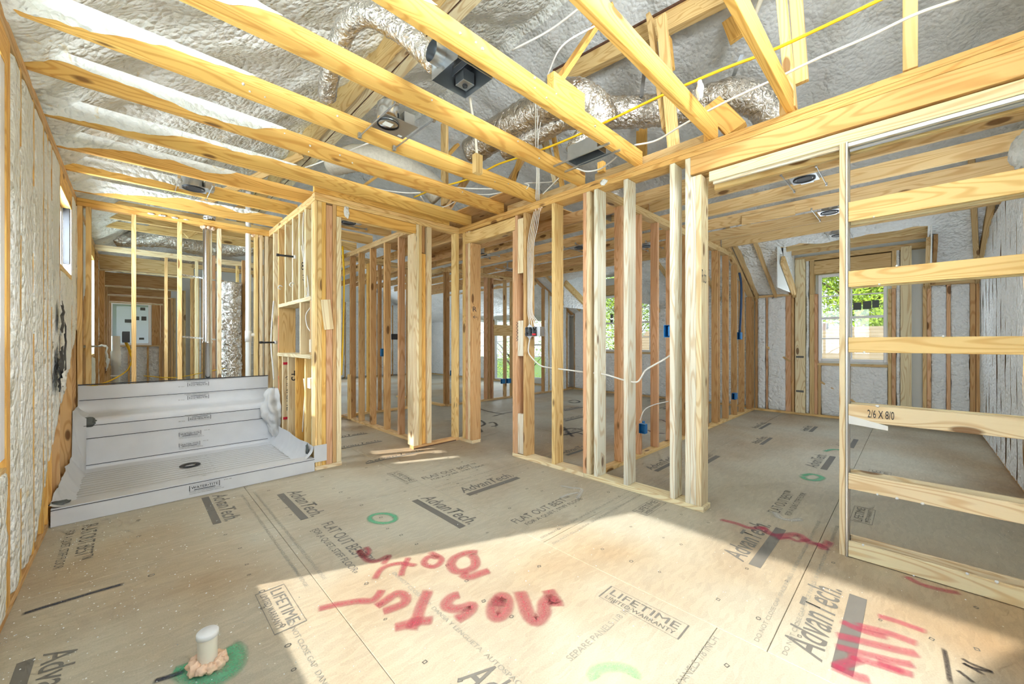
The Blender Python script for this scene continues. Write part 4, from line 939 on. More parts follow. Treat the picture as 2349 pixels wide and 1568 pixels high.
lump = gob('foam_drip', (0, 0, 0), .09, M_FOAMW, None, 17, 'glossy pale foam blob dangling at the right edge of the photo', 'foam drip', st=(.6, .6, 1.3)); lump.location = onX(2349, 345, 3.9)

# ================================================================== WINDOWS
def window(name, X, y0, y1, z0, z1, sgn, mun_y, mun_z, label, frost=False, stickers=(), meet=None, fw=.045):
    """window in a wall of constant x; sgn: room side"""
    w = empty(name, (X, (y0 + y1) / 2, z0), label, 'window', kind='structure')
    a, b = X, X + .06 * -sgn
    xa, xb = min(a, b), max(a, b)
    lum('frame_jamb', xa, xb, y0, y0 + fw, z0, z1, (1, 1, 1), w, M_VINYL, ch=.006); lum('frame_jamb', xa, xb, y1 - fw, y1, z0, z1, (1, 1, 1), w, M_VINYL, ch=.006)
    lum('frame_head', xa, xb, y0 + fw, y1 - fw, z1 - fw, z1, (1, 1, 1), w, M_VINYL, ch=.006); lum('frame_sill', xa - .01, xb, y0 + fw, y1 - fw, z0, z0 + fw, (1, 1, 1), w, M_VINYL, ch=.006)
    mid = (xa + xb) / 2
    if meet: lum('meeting_rail', xa + .012, xb - .012, y0 + fw, y1 - fw, meet - .02, meet + .02, (1, 1, 1), w, M_VINYL)
    ys = [y0 + fw] + list(mun_y) + [y1 - fw]; zs = [z0 + fw] + list(mun_z) + [z1 - fw]
    for i in range(len(ys) - 1):
        for j in range(len(zs) - 1):
            lum('pane', mid - .002, mid + .002, ys[i] + .004, ys[i + 1] - .004, zs[j] + .004, zs[j + 1] - .004, (1, 1, 1), w, M_FROST if frost else M_GLASS, ch=0)
    for y in mun_y: lum('muntin', mid - .009, mid + .009, y - .01, y + .01, z0 + fw, z1 - fw, (1, 1, 1), w, M_VINYL)
    for z in mun_z:
        if meet and abs(z - meet) < .03: continue
        lum('muntin', mid - .008, mid + .008, y0 + fw, y1 - fw, z - .01, z + .01, (1, 1, 1), w, M_VINYL)
    for (sy, sz, sw, sh, rot) in stickers:
        o = lum('sticker', mid + sgn * .012 - .001, mid + sgn * .012 + .001, sy - sw / 2, sy + sw / 2, sz - sh / 2, sz + sh / 2, (1, 1, 1), w, M_GREYLAB, ch=0)
        if rot: o.rotation_euler = (o.rotation_euler.to_matrix() @ Matrix.Rotation(0, 3, 'X')).to_euler()
    return w
window('window_1', KX + .03, .285, 1.14, .95, 2.42, -1, (.71,), (1.335, 1.68, 2.05), 'bedroom dormer window, white framed, trees and a tan roof outside',
       stickers=((.64, 1.86, .10, .12, 0), (.52, 1.87, .10, .13, 0), (.42, 1.88, .08, .12, 0)), meet=1.68)
window('window_2', -.475, .98, 2.86, .68, 2.60, 1, (), (), 'bathroom window at the left edge with a sunlit white sill', meet=None)
window('window_3', -.475, 4.76, 5.53, 1.90, 2.52, 1, (), (), 'small high window above the shower liner', fw=.05)
window('window_4', -.475, 7.12, 8.56, 1.10, 2.50, 1, (7.84,), (), 'pale side window beyond the shower studs', frost=True)
window('window_5', QX + .03, 4.25, 5.62, 1.05, 2.44, -1, (4.93,), (1.4, 1.75, 2.1), 'green lit window seen between the switch wall studs', meet=1.75, stickers=((5.30, 1.93, .07, .10, 0), (5.30, 1.80, .07, .09, 0)))
window('window_6', QX + .03, 7.45, 8.05, .18, 2.12, -1, (), (.85, 1.5), 'narrow window behind the gang box, hedge outside', meet=1.2)
window('window_7', QX + .03, 8.70, 9.72, .06, 2.20, -1, (9.2,), (.7, 1.3), 'tall glazed door beyond the middle room partition')
window('window_8', QX + .03, 10.2, 10.95, .74, 2.42, -1, (10.57,), (1.15, 1.6, 2.0), 'bright far window left of the tall glazed door')
w9 = empty('window_9', (0, 13.05, 1.2), 'misted white window with paper stickers beyond the shower', 'window', kind='structure')
for x0, x1, z0, z1 in ((-.39, -.34, 1.2, 2.22), (.27, .32, 1.2, 2.22), (-.34, .27, 2.17, 2.22), (-.34, .27, 1.2, 1.25)): lum('frame_jamb', x0, x1, 13.0, 13.06, z0, z1, (1, 1, 1), w9, M_VINYL, ch=.005)
lum('pane', -.34, .27, 13.03, 13.034, 1.25, 2.17, (1, 1, 1), w9, M_FROST, ch=0)
for x, z, a, b in ((.17, 2.08, .09, .07), (.19, 1.85, .09, .10), (.07, 1.85, .08, .09), (-.06, 1.78, .16, .08), (.15, 1.36, .09, .05)): lum('sticker', x - a / 2, x + a / 2, 13.022, 13.024, z - b / 2, z + b / 2, (1, 1, 1), w9, M_GREYLAB, ch=0)

# ================================================================== SHOWER LINER
SL = empty('shower_liner', (.45, 5, 0), 'grey waterproof sheet formed over curb, shower floor and rear bench', 'shower liner')
prof = [(4.116, .002), (4.118, .05), (4.122, .118), (4.135, .126), (4.235, .126), (4.25, .118), (4.262, .045), (4.30, .034), (4.8, .026), (5.1, .022), (5.4, .028), (5.55, .036), (5.590, .06), (5.605, .20), (5.612, .33), (5.618, .47), (5.635, .515), (5.68, .528), (5.85, .53), (5.93, .54), (5.958, .58), (5.966, .68), (5.972, .835)]
pp = spline([(0, a_, b_) for a_, b_ in prof], 4)
X0, X1 = -.405, 1.285
def liner(a, b):
    k = b * (len(pp) - 1); i = min(int(k), len(pp) - 2); q = pp[i].lerp(pp[i + 1], k - i)
    x = X0 + (X1 - X0) * a
    e = 1 if .03 < b < .97 else 0
    flatz = .0025 * nz(x, q.y, 1, 4, 3) * e + .0016 * math.sin(q.y * 90 + 3 * nz(x, q.y, 4, 1.5, 2)) * (4.3 < q.y < 5.5)
    edge = .05 * max(0, 1 - (x - X0) / .10) ** 2 * (1 if 4.3 < q.y else 0)
    wav = .006 * nz(x, q.z, 6, 3, 2) * (q.y > 5.58)
    return (x, q.y - abs(wav), max(q.z + flatz + edge * .6, .002) - (.02 * (1 - a) if b == 1 else 0))
grid('rear_sheet', liner, 70, len(pp) - 1, M_LINER, SL)
# left and right turned up flaps
def flapL(a, b):
    y = 4.125 + (5.98 - 4.125) * a; base = .12 if y < 4.25 else (.03 if y < 5.6 else .53)
    top = .15 if y < 4.25 else (.17 + .05 * a + .02 * math.sin(a * 17)) if y < 5.5 else .62
    z = base + (top - base) * b
    return (X0 + .03 - .035 * b + .012 * nz(y, z, 2, 7, 3) + .05 * (1 - b) ** 2, y, z)
grid('side_flap', flapL, 60, 8, M_LINER, SL)
def flapR(a, b):
    y = 4.15 + (5.66 - 4.15) * a; base = .12 if y < 4.25 else .03
    top = .235 + .05 * max(0, a - .5) + .008 * math.sin(a * 14); z = base + (top - base) * b
    return (X1 - .03 + .03 * b ** .5 + .006 * nz(y, z, 5, 8, 3) - .05 * (1 - b) ** 3, y, z)
grid('side_flap', flapR, 60, 8, M_LINER, SL)
# bunched fold of sheet where the bench meets the wall
def fold(a, b):
    z = .12 + (.70 - .12) * b; th = a * PI
    r = (.05 + .075 * math.sin(PI * (1 - b) ** .8)) * (1 + .28 * math.sin(a * 23 + 4 * b) * .5 + .3 * nz(a * 3, b * 3, 1, 2, 3))
    return (1.30 - 1.5 * r * math.sin(th) * .8, 5.62 - .12 * (1 - b) + r * 1.4 * math.cos(th), z)
grid('bunched_fold', fold, 40, 24, M_DUST, SL)
gob('dark_patch', (-.36, 5.62, .49), .09, M_GREYLAB, SL, 3, 'dark sealant patch on the bench corner', st=(1.1, .12, .6))
gob('dark_patch', (-.37, 4.20, .14), .05, M_GREYLAB, SL, 6, 'dark sealant patch on the curb corner', st=(1, .6, .3))
gob('dark_patch', (1.262, 4.27, .19), .05, M_GREYLAB, SL, 7, 'dark corner patch', st=(.25, .5, 1.1))
lum('corner_tab', 1.28, 1.40, 4.117, 4.1205, .085, .25, (1, 1, 1), SL, M_LINER, ch=0)
def pl(x0, x1, y0, y1, z0, z1): return lum('printed_line', x0, x1, y0, y1, z0, z1, (1, 1, 1), SL, M_INK, ch=0)
pl(X0, X1, 4.1165, 4.119, .1135, .1175)
for z, y in ((.33, 5.598), (.075, 5.583), (.455, 5.603)): pl(X0 + .03, 1.20, y, y + .003, z, z + .005)
for z in (.67,): pl(X0 + .01, X1 - .01, 5.955, 5.958, z, z + .005)
pl(X0, X1, 5.962, 5.966, .827, .838)
for i in range(15):
    y = 4.34 + i * .078; P = [(X0 + .06 + q * (1.24 - X0 - .06) / 8, y + .006 * nz(q, y, 2, 1, 2), .032 + .0035 * nz(q * .3, y, 7, 3, 2) + .002) for q in range(9)]
    tube('printed_line', P, .0012, M_SMALL, SL, 4, 2)
def wt(x, plane, z, up=1, s=1.0):
    """printed trade stamp on an upright face"""
    y = plane
    X = (1, 0, 0); f = up
    a = Vector((x, y, z)); w = .20 * s; h = .045 * s
    xv = Vector((f, 0, 0)); zv = Vector((0, 0, f))
    rectline(a, a + xv * w, a + xv * w + zv * h, a + zv * h, .003, M_INK, SL)
    text('WATER\u2022TITE', a + xv * w * .06 + zv * h * .3, xv * w * .88, zv * h * .48, M_INK, SL)
    meshobj('printed_bar', [a + zv * h * .06 + xv * w * .15, a + zv * h * .06 + xv * w * .85, a + zv * h * .16 + xv * w * .85, a + zv * h * .16 + xv * w * .15], [(0, 1, 2, 3)], M_INK, SL)
    text('SHOWER PAN LINER COMMERCIAL GRADE', a - zv * h * .30, xv * w * 1.05, zv * h * .16, M_STAMP, SL); text('PVC 40', a + xv * w * 1.15 + zv * h * .8, xv * w * .26, zv * h * .2, M_STAMP, SL)
    text('CAUTION KEEP FROM SUNLIGHT  MADE IN USA', a - zv * h * .60, xv * w * 1.15, zv * h * .16, M_STAMP, SL)
wt(.33, 4.1150, .055, 1, 1.0)
wt(.36, 5.590, .24, 1, .95); wt(.36, 5.585, .125, 1, .9); wt(.64, 5.596, .445, -1, 1)
wt(.66, 5.952, .795, -1, 1); wt(.66, 5.950, .64, -1, 1)
for i in range(9): text('WATER\u2022TITE PVC 40', (.36, 4.40 + i * .12, .040), (.22, 0, 0), (0, .018, 0), M_STAMP, SL)
dr = lathe('shower_drain', (.414, 5.10, .030), [(.085, .001), (.08, .006), (.055, .006), (.05, -.01), (.0, -.012)], M_BLACK, None); tag(dr, 'dark round drain clamp in the middle of the shower floor', 'drain')

# ================================================================== PIPES
def thing(name, loc, label, cat, group=None): return empty(name, loc, label, cat, group)
p = thing('capped_pipe', (.21, 1.93, 0), 'capped white toilet flange pipe rising from the floor with a foam collar', 'pipe')
lathe('pipe_body', (.21, 1.93, 0), [(.032, 0), (.032, .128)], M_CPVC, p)
lathe('cap', (.21, 1.93, .118), [(.033, 0), (.0365, .002), (.0365, .018), (.033, .022), (0, .0225)], M_PVC, p)
for i in range(11):
    a = i * .6; gob('foam_collar', (.21 + .046 * math.cos(a), 1.93 + .046 * math.sin(a), .010 + .016 * (math.sin(a * .5) ** 2)), .021, M_PEACH, p, i, st=(1, 1, .8 + .5 * (i % 3 == 0)))
text('CHARLOTTE PIPE', (.2285, 1.909, .03), (0, 0, .08), (.009, .0105, 0), M_STAMP, p)
p = thing('flue_pipe', (.655, 6.03, 0), 'shiny round metal flue rising behind the shower bench', 'pipe')
lathe('pipe_body', (.655, 6.03, .02), [(.045, 0), (.045, 1.23), (.049, 1.235), (.049, 1.26), (.0455, 1.27), (.0455, 2.70)], M_STEELP, p, 32)
for i in range(8): gob('sealant', (.655 + .055 * math.cos(i * .8), 6.0 + .04 * math.sin(i * .8), 2.665), .02, M_PEACH, p, i)
p = thing('vent_pipe', (1.075, 6.03, 0), 'white plastic vent pipe with a side tee beside the shower wall', 'pipe')
lathe('pipe_body', (1.075, 6.03, .02), [(.030, 0), (.030, 3.2)], M_PVC, p); lathe('coupling', (1.075, 6.03, 1.28), [(.030, 0), (.036, .0), (.036, .14), (.030, .14)], M_PVC, p)
tube('side_tee', [(1.075, 6.03, 1.37), (1.17, 6.03, 1.37)], .026, M_PVC, p, 14, sm=False); 
for i in range(5): gob('sealant', (1.12 + .02 * i, 6.0, 2.66 + .008 * (i % 2)), .018, M_PEACH, p, i)
p = thing('drain_riser', (-.155, 7.0, 0), 'short white drain riser standing beyond the shower, left of yellow cables', 'pipe')
lathe('pipe_body', (-.155, 7.0, .0), [(.040, 0), (.040, .98), (.047, .98), (.047, 1.16), (.040, 1.16), (.040, 1.35), (.034, 1.35), (.034, 1.2)], M_PVC, p)
lathe('coupling', (-.155, 7.0, .84), [(.040, 0), (.047, .0), (.047, .02), (.04, .02)], M_PVC, p)
p = thing('foil_riser', (1.03, 7.0, 0), 'crinkled silver foil duct standing upright behind the shower', 'duct')
tube('duct_body', [(1.03, 7.0, 0), (1.035, 7.0, .8), (1.02, 7.0, 1.5), (1.03, 7.0, 2.15)], .13, M_FOIL, p, 36, 26, crk=.16, rf=lambda t, i: 1 + .07 * nz(i * .35, 1, 1, 1, 2) + .03 * (i % 2))
lum('stud_mate', 1.17, 1.21, 7.0, 7.05, 0, 2.5, BRN, WH); lum('stud_mate', .80, .84, 6.9, 6.95, 0, 2.5, RED, WH)
for nm, a, b, lab in (('shower_stub', onY(634, 584, 4.70), onY(677, 589, 4.66), 'upper black shower head stub poking from the wet wall'), ('shower_stub', onY(596, 785, 5.66), onY(632, 785, 5.70), 'lower black valve stub poking from the wet wall')):
    s_ = thing(nm, a, lab, 'pipe'); d = (b - a); tube('pipe_body', [a, b], .011, M_BLACK, s_, 10, sm=False); tube('end_cap', [a, a + d * .15], .015, M_BLACK, s_, 10, sm=False); tube('brass_ear', [a + d * .92, b + d * .06], .02, M_PVC, s_, 8, sm=False)
p = thing('water_line', onX(627, 700, 1.29), 'white flexible water line running down the wet wall studs', 'pipe')
tube('line_body', [onX(628, 690, 1.285), onX(624, 740, 1.28), onX(622, 790, 1.278), onX(626, 840, 1.285), onX(628, 870, 1.29)], .009, M_PVC, p, 8)
for i, (u, v) in enumerate(((648, 752), (675, 746))):
    a = onX(u, v - 95, 1.30); h = thing('hook_bracket', a, ('left' if i == 0 else 'right') + ' small white clip on a wet wall stud above the niche', 'clip'); tube('clip_body', [a, a + Vector((-.03, 0, .01)), a + Vector((-.045, 0, -.02)), a + Vector((-.02, 0, -.035))], .006, M_PVC, h, 6)

# ================================================================== ATTIC DUCTS AND BOXES
def flex(name, pts, r, label, m=M_FOIL, top=None, rib=.05, seg=30, n=16):
    t = thing(name, pts[0], label, 'duct')
    tube('duct_body', pts, r, m, t, seg, n, crk=.07, rf=lambda q, i: 1 + (rib if i % 2 else -rib * .5) + .03 * nz(i * .3, r * 20, 2, 1, 2))
    return t
flex('flexible_duct', [onZ(u, v, z) for u, v, z in ((750, 222, 3.06), (754, 185, 3.10), (768, 130, 3.14), (795, 62, 3.18), (838, 32, 3.18), (890, 55, 3.12), (945, 92, 3.02), (1000, 148, 2.86))], .060, 'bright ribbed foil duct looping down to the open fan housing')
d2 = flex('insulated_duct', [onZ(u, v, z) for u, v, z in ((1085, 345, 3.5), (1160, 292, 3.5), (1240, 250, 3.5), (1310, 222, 3.45), (1360, 245, 3.35), (1385, 290, 3.2))], .15, 'large foil duct bending over the register boot', M_FOILB, rib=.015)
flex('insulated_duct', [onZ(u, v, z) for u, v, z in ((1350, 262, 3.62), (1430, 258, 3.62), (1520, 252, 3.62), (1600, 240, 3.62), (1680, 218, 3.6), (1745, 235, 3.5), (1785, 285, 3.3))], .15, 'long crinkled foil duct running level above the right wall', M_FOILB, rib=.015)
flex('insulated_duct', [onZ(u, v, z) for u, v, z in ((1160, 345, 3.35), (1220, 315, 3.35), (1290, 275, 3.4), (1330, 270, 3.4))], .10, 'smaller foil duct tucked under the large bending one', M_FOILB, rib=.02)
flex('insulated_duct', [onZ(u, v, z) for u, v, z in ((760, 372, 3.5), (840, 362, 3.5), (920, 385, 3.45), (980, 420, 3.35), (1010, 450, 3.2))], .15, 'foam dusted duct beyond the closet doorway joists', simple('dusty_duct_wrap', (.62, .59, .50), .6, .2, .8, 30, var=.2), rib=.02)
flex('insulated_duct', [onZ(u, v, z) for u, v, z in ((1080, 345, 3.6), (1120, 335, 3.6), (1150, 320, 3.7))], .10, 'dark capped duct end left of the large foil duct', M_FOILB, rib=.02)
flex('insulated_duct', [onZ(u, v, z) for u, v, z in ((1150, 465, 3.2), (1190, 462, 3.2), (1240, 452, 3.2))], .10, 'short foil duct just above the corner of the walls', M_FOIL, rib=.03)
flex('insulated_duct', [(-.2, 9.2, 3.0), (.4, 9.0, 3.05), (1.0, 9.1, 3.0), (1.7, 8.9, 3.1)], .14, 'dark foil duct lying above the laundry partition', M_FOILB, rib=.03)
flex('insulated_duct', [(.4, 10.2, 2.9), (1.2, 10.0, 2.95), (2.0, 10.1, 2.9)], .12, 'silver duct beyond the laundry plate, lower one', M_FOIL, rib=.03)
flex('insulated_duct', [(.67, 6.03, 2.78), (.70, 6.1, 2.95), (.74, 6.3, 3.2)], .06, 'short foil elbow continuing from the metal flue', M_FOIL, rib=.04)
# foam cream coat over the bend
d5 = thing('taped_boot_duct', onZ(1345, 320, 3.0), 'foil wrap with red printed tape above the register boot', 'duct')
A_, B_ = onZ(1318, 356, 2.93), onZ(1368, 290, 3.2)
tube('duct_body', [onZ(1320, 352, 2.92), onZ(1335, 325, 3.02), onZ(1352, 300, 3.12), onZ(1362, 280, 3.22)], .10, M_FOIL, d5, 22, 8, rf=lambda t, i: .95 + .08 * nz(i, 1, 1, .6, 2))
for k in range(16):
    a = k * .45; q = A_.lerp(B_, .12 + .05 * (k % 3)); lum('tape_print', q.x - .104 + .012 * k, q.x - .098 + .012 * k + .006, q.y - .115, q.y - .112, q.z - .02, q.z + .01, (1, 1, 1), d5, M_RED, ch=0)
for i, (u0, v0, u1, v1, z, lab) in enumerate(((1702, 125, 1672, 200, 3.85, 'bright metal hanger strap above the long foil duct'), (1478, 165, 1462, 300, 3.7, 'dull metal strap slung round the long foil duct'))):
    a, b = onZ(u0, v0, z), onZ(u1, v1, z - (.0 if i else .15)); s_ = timber('hanger_strap', a, b, .003, .035, (1, 1, 1), None, m=M_GALV); tag(s_, lab, 'strap')
# open fan housing
fh = thing('fan_housing', (1.335, 1.78, 2.76), 'open square galvanised exhaust fan housing between the joists', 'fan housing')
x0, x1, y0, y1, z0, z1 = 1.215, 1.455, 1.655, 1.905, 2.755, 2.905
lum('housing_side', x0, x0 + .002, y0, y1, z0, z1, (1, 1, 1), fh, M_GALV); lum('housing_side', x1 - .002, x1, y0, y1, z0, z1, (1, 1, 1), fh, M_GALV)
lum('housing_side', x0, x1, y0, y0 + .002, z0, z1, (1, 1, 1), fh, M_GALV); lum('housing_side', x0, x1, y1 - .002, y1, z0, z1, (1, 1, 1), fh, M_GALV)
lum('housing_top', x0, x1, y0, y1, z1 - .002, z1, (1, 1, 1), fh, M_GALV)
lum('divider', x0 + .08, x0 + .082, y0, y1 - .1, z0 + .06, z1, (1, 1, 1), fh, M_GALV); lum('wiring_box', x1 - .09, x1 - .01, y1 - .10, y1 - .02, z0 + .03, z1 - .05, (1, 1, 1), fh, M_GALV)
lum('divider', x0 + .14, x0 + .142, y0 + .06, y1, z0 + .09, z1, (1, 1, 1), fh, M_GALV); lathe('socket', (x1 - .05, y1 - .06, z0 + .02), [(.014, 0), (.016, .01), (.0, .011)], M_BLACK, fh, 12)
lathe('outlet_collar', (x0 - .03, y1 - .09, 2.845), [(.055, -.03), (.055, .04)], M_GALV, fh, 20, 'X')
def can(loc, along, label, group, dark=True, span=.56, ring=.075):
    c = Vector(loc); t = thing('recessed_light', c, label, 'recessed light', group)
    d = Vector((1, 0, 0)) if along == 'X' else Vector((0, 1, 0)); e = Vector((0, 1, 0)) if along == 'X' else Vector((1, 0, 0))
    for s in (-1, 1):
        q = c + e * s * .125; timber('hanger_bar', q - d * span / 2, q + d * span / 2, .012, .006, (1, 1, 1), t, m=M_GALV)
        for k in (-1, 1):
            f = q + d * k * span / 2; lum('bar_foot', f.x - .012, f.x + .012, f.y - .008, f.y + .008, f.z - .012, f.z + .018, (1, 1, 1), t, M_GALV)
    lum('mounting_plate', c.x - .105, c.x + .105, c.y - .10, c.y + .10, c.z + .004, c.z + .007, (1, 1, 1), t, M_GALV)
    lathe('can_body', c + Vector((0, 0, .0)), [(ring, .002), (ring, .16), (ring * .9, .165), (0, .165)], M_GALV, t, 24)
    lathe('trim_ring', c, [(ring * .72, .012), (ring * .98, -.002), (ring * 1.12, -.004), (ring * 1.12, .004), (ring, .008)], M_BLACK if dark else M_GALV, t, 28)
    lathe('lamp_recess', c, [(ring * .80, .001), (ring * .55, .0025), (0, .003)], simple('dark_recess', (.03, .03, .035), .4) if False else M_BLACK, t, 24)
    lum('junction_box', c.x + .02 * (along == 'X') + .085, c.x + .16, c.y - .05, c.y + .05, c.z + .01, c.z + .09, (1, 1, 1), t, M_GALV)
    return t
c1 = thing('tilted_light_housing', (1.30, 2.53, 2.77), 'galvanised light housing on two bars between the central joists', 'recessed light')
for x in (1.18, 1.45):
    timber('hanger_bar', (x, 2.24, 2.768), (x, 2.81, 2.768), .012, .007, (1, 1, 1), c1, m=M_GALV)
    for y in (2.25, 2.80): lum('bar_foot', x - .012, x + .012, y - .012, y + .012, 2.752, 2.79, (1, 1, 1), c1, M_GALV)
lum('mounting_plate', 1.195, 1.435, 2.42, 2.64, 2.775, 2.779, (1, 1, 1), c1, M_GALV)
lathe('can_body', (1.26, 2.52, 2.772), [(0, -.004), (.068, -.004), (.072, .0), (.072, .13), (.06, .14), (0, .142)], M_STEELP, c1, 28)
lathe('gasket_ring', (1.26, 2.52, 2.768), [(.066, -.002), (.073, -.003), (.073, .003)], M_BLACK, c1, 28)
lum('data_label', 1.225, 1.285, 2.49, 2.54, 2.7655, 2.767, (1, 1, 1), c1, M_PAPER); lum('junction_box', 1.345, 1.425, 2.45, 2.53, 2.78, 2.87, (1, 1, 1), c1, M_GALV); lum('data_label', 1.38, 1.41, 2.60, 2.62, 2.773, 2.7745, (1, 1, 1), c1, M_PAPER)
can((.425, 4.90, 2.768), 'Y', 'round recessed light between joists above the shower', 'recessed lights', True, .50, .08)
for (u, v), lab in (((1845, 412), 'bedroom ceiling light nearest the doorway'), ((1903, 488), 'bedroom ceiling light partly behind the split jamb'), ((1925, 540), 'furthest bedroom ceiling light, in the dormer'), ((1106, 584), 'small ceiling light through the middle doorway'), ((1330, 569), 'middle room ceiling light seen between the switch wall studs'), ((1484, 565), 'middle room ceiling light near the bedroom wall'), ((800, 511), 'ceiling light glimpsed through the closet doorway header'), ((1170, 618), 'middle room ceiling light above the far stud wall')):
    q = onZ(u, v, 2.765); can(q, 'X', lab, 'recessed lights')
rb = thing('register_boot', (2.64, 1.85, 2.77), 'rectangular metal register boot hung on two rails under a joist', 'register boot')
for x in (2.55, 2.70):
    timber('hanger_rail', (x, 1.58, 2.757), (x, 2.12, 2.757), .016, .012, (1, 1, 1), rb, m=M_GALV)
for a, b, c, d in ((2.57, 2.572, 1.70, 1.99), (2.688, 2.69, 1.70, 1.99), (2.57, 2.69, 1.70, 1.702), (2.57, 2.69, 1.988, 1.99)): lum('boot_side', a, b, c, d, 2.765, 2.88, (1, 1, 1), rb, M_GALV)
lum('boot_top', 2.57, 2.69, 1.70, 1.99, 2.88, 2.882, (1, 1, 1), rb, M_GALV)
rb2 = thing('register_boot', onZ(1410, 497, 2.77), 'foil topped register boot glimpsed behind the front studs', 'register boot'); q = onZ(1408, 500, 2.78)
for a, b, c, d in ((-.15, -.148, -.08, .08), (.148, .15, -.08, .08), (-.15, .15, -.08, -.078), (-.15, .15, .078, .08)): lum('boot_side', q.x + a, q.x + b, q.y + c, q.y + d, 2.77, 2.86, (1, 1, 1), rb2, M_GALV)
tube('duct_body', [q + Vector((0, 0, .08)), q + Vector((0, .02, .2)), q + Vector((.1, .05, .35))], .10, M_FOIL, rb2, 16)
# hung wooden block and its rod
q = onZ(1097, 399, 2.70); bk = thing('hung_block', q, 'small yellow wood block hanging beneath the joists on a rod', 'block'); lum('block_body', q.x - .045, q.x + .03, q.y - .025, q.y + .025, 2.70, 2.86, YEL, bk)
tube('rod', [q + Vector((-.01, 0, .12)), onZ(1089, 300, 3.2), onZ(1078, 225, 3.6)], .012, M_CPVC, bk, 8)
hb = lum('stub_block', 0, .001, 0, .001, 0, .001, YEL, CE); bpy.data.objects.remove(hb)

# ================================================================== CABLES AND ELECTRICAL BOXES
def cable(pts, r, m, label, n=8, group=None):
    t = tube('cable', pts, r, m, None, 6, n); tag(t, label, 'cable', group); return t
Z = lambda L, z: [onZ(u, v, z) for u, v in L]
cable(Z([(2030, -6), (1900, 56), (1765, 118), (1660, 158), (1570, 196), (1490, 232), (1400, 275), (1320, 312), (1235, 346), (1150, 374), (1120, 388), (1070, 412), (1000, 432), (950, 452)], 2.925), .009, M_YCABLE, 'long yellow cable slanting across the attic over the joists')
cable(Z([(2205, -4), (2100, 33), (1990, 85), (1880, 132), (1780, 180), (1680, 226), (1610, 262), (1560, 290), (1505, 322), (1455, 333)], 2.935), .008, M_CABLE, 'long white cable slanting across the attic below the yellow one')
cable(Z([(1322, 386), (1345, 393), (1375, 388), (1400, 372), (1414, 360)], 2.86), .007, M_CABLE, 'short white cable drooping right of the register boot')
cable(Z([(845, 428), (880, 436), (930, 442), (965, 442)], 2.95), .007, M_CABLE, 'white cable sagging above the closet door header')
cable(Z([(965, 450), (978, 468), (1000, 477), (1025, 472), (1042, 463)], 2.90), .007, M_CABLE, 'white cable loop at the corner of the back wall')
cable(Z([(1025, 428), (1075, 432), (1130, 433)], 2.95), .007, M_CABLE, 'upper of two level white cables right of the hung block')
cable(Z([(1075, 445), (1120, 446), (1160, 440)], 2.95), .007, M_CABLE, 'lower of two level white cables right of the hung block')
cable([onZ(700, 384, 3.0), onZ(735, 372, 3.0), onZ(850, 326, 3.1)], .007, M_CABLE, 'white cable end crossing behind the purlin')
cable([onZ(1175, 115, 3.9), onZ(1260, 70, 3.9), onZ(1340, 10, 3.9)], .010, M_CABLE, 'pair of white cables stapled to the light foam, upper one')
cable([onZ(1255, 175, 3.6), onZ(1290, 105, 3.7), onZ(1372, 55, 3.8)], .008, M_CABLE, 'white cable curving up beside the golden brace')
cable([onZ(1730, 40, 4.0), onZ(1745, 0, 4.1), onZ(1752, -20, 4.2)], .02, M_CPVC, 'thick pale pipe end at the top behind the joist')
cable([onZ(1200, 442, 2.84), onZ(1213, 425, 2.9), onZ(1205, 420, 2.95), onZ(1255, 418, 3.0), onZ(1300, 412, 3.0)], .006, M_CABLE, 'thin white cable over the right wall plate')
cable([onZ(1245, 445, 2.8), onZ(1262, 428, 2.85), onZ(1282, 408, 2.9)], .006, M_CABLE, 'short white cable slanting up from the cable bundle')
for k in range(4):
    cable([onX(1228 + 4 * k, 235 + 15 * k, 2.6 + .05 * k), onX(1229 + 5 * (k % 2), 330, 2.85), onX(1231 + 2 * k, 400, 3.0), onX(1228 + 3 * k, 462, 3.09)], .0042, M_CABLE, ('first', 'second', 'third', 'fourth')[k] + ' white cable from the left in the attic bundle over the right wall', group='attic bundle cables')
for k in range(5):
    o = (k - 2)
    cable([onX(1227 + 3 * k, 478, 3.11), onX(1217 + 4 * k, 520, 3.07), onX(1211 + 3.3 * k, 565, 3.045), onX(1211 + 2.6 * k, 650, 3.045), onX(1211 + 2.6 * k, 715, 3.045), onX(1214 + 4.5 * k, 735, 3.04), onX(1213 + 7 * k, 753, 3.05)], .0042, M_CABLE, 'white cable %s in the bundle stapled down to the gang box' % ('furthest left', 'second from the left', 'in the middle', 'second from the right', 'furthest right')[k], group='gang box cables')
for i in range(7): 
    q = onX(1222 + 3.5 * i, 474 + (i % 3) * 3, 3.06); g_ = gob('cable_sealant', q, .014, M_PEACH, WB, i, st=(.6, .7, 1.4))
gb = thing('gang_box', onX(1225, 772, 3.05), 'grey metal four gang switch box full of wires on the stud', 'switch box')
ya, yb = yX(1241, 3.05), yX(1207, 3.05)
lum('box_back', 3.10, 3.104, ya, yb, 1.335, 1.435, (1, 1, 1), gb, M_GALV)
for z0, z1 in ((1.335, 1.338), (1.432, 1.435)): lum('box_side', 3.035, 3.104, ya, yb, z0, z1, (1, 1, 1), gb, M_GALV)
for y in np.linspace(ya, yb, 5): lum('box_side', 3.035, 3.104, y - .001, y + .001, 1.335, 1.435, (1, 1, 1), gb, M_GALV)
lum('mounting_ear', 3.033, 3.036, ya - .002, ya + .04, 1.335, 1.435, (1, 1, 1), gb, M_GALV)
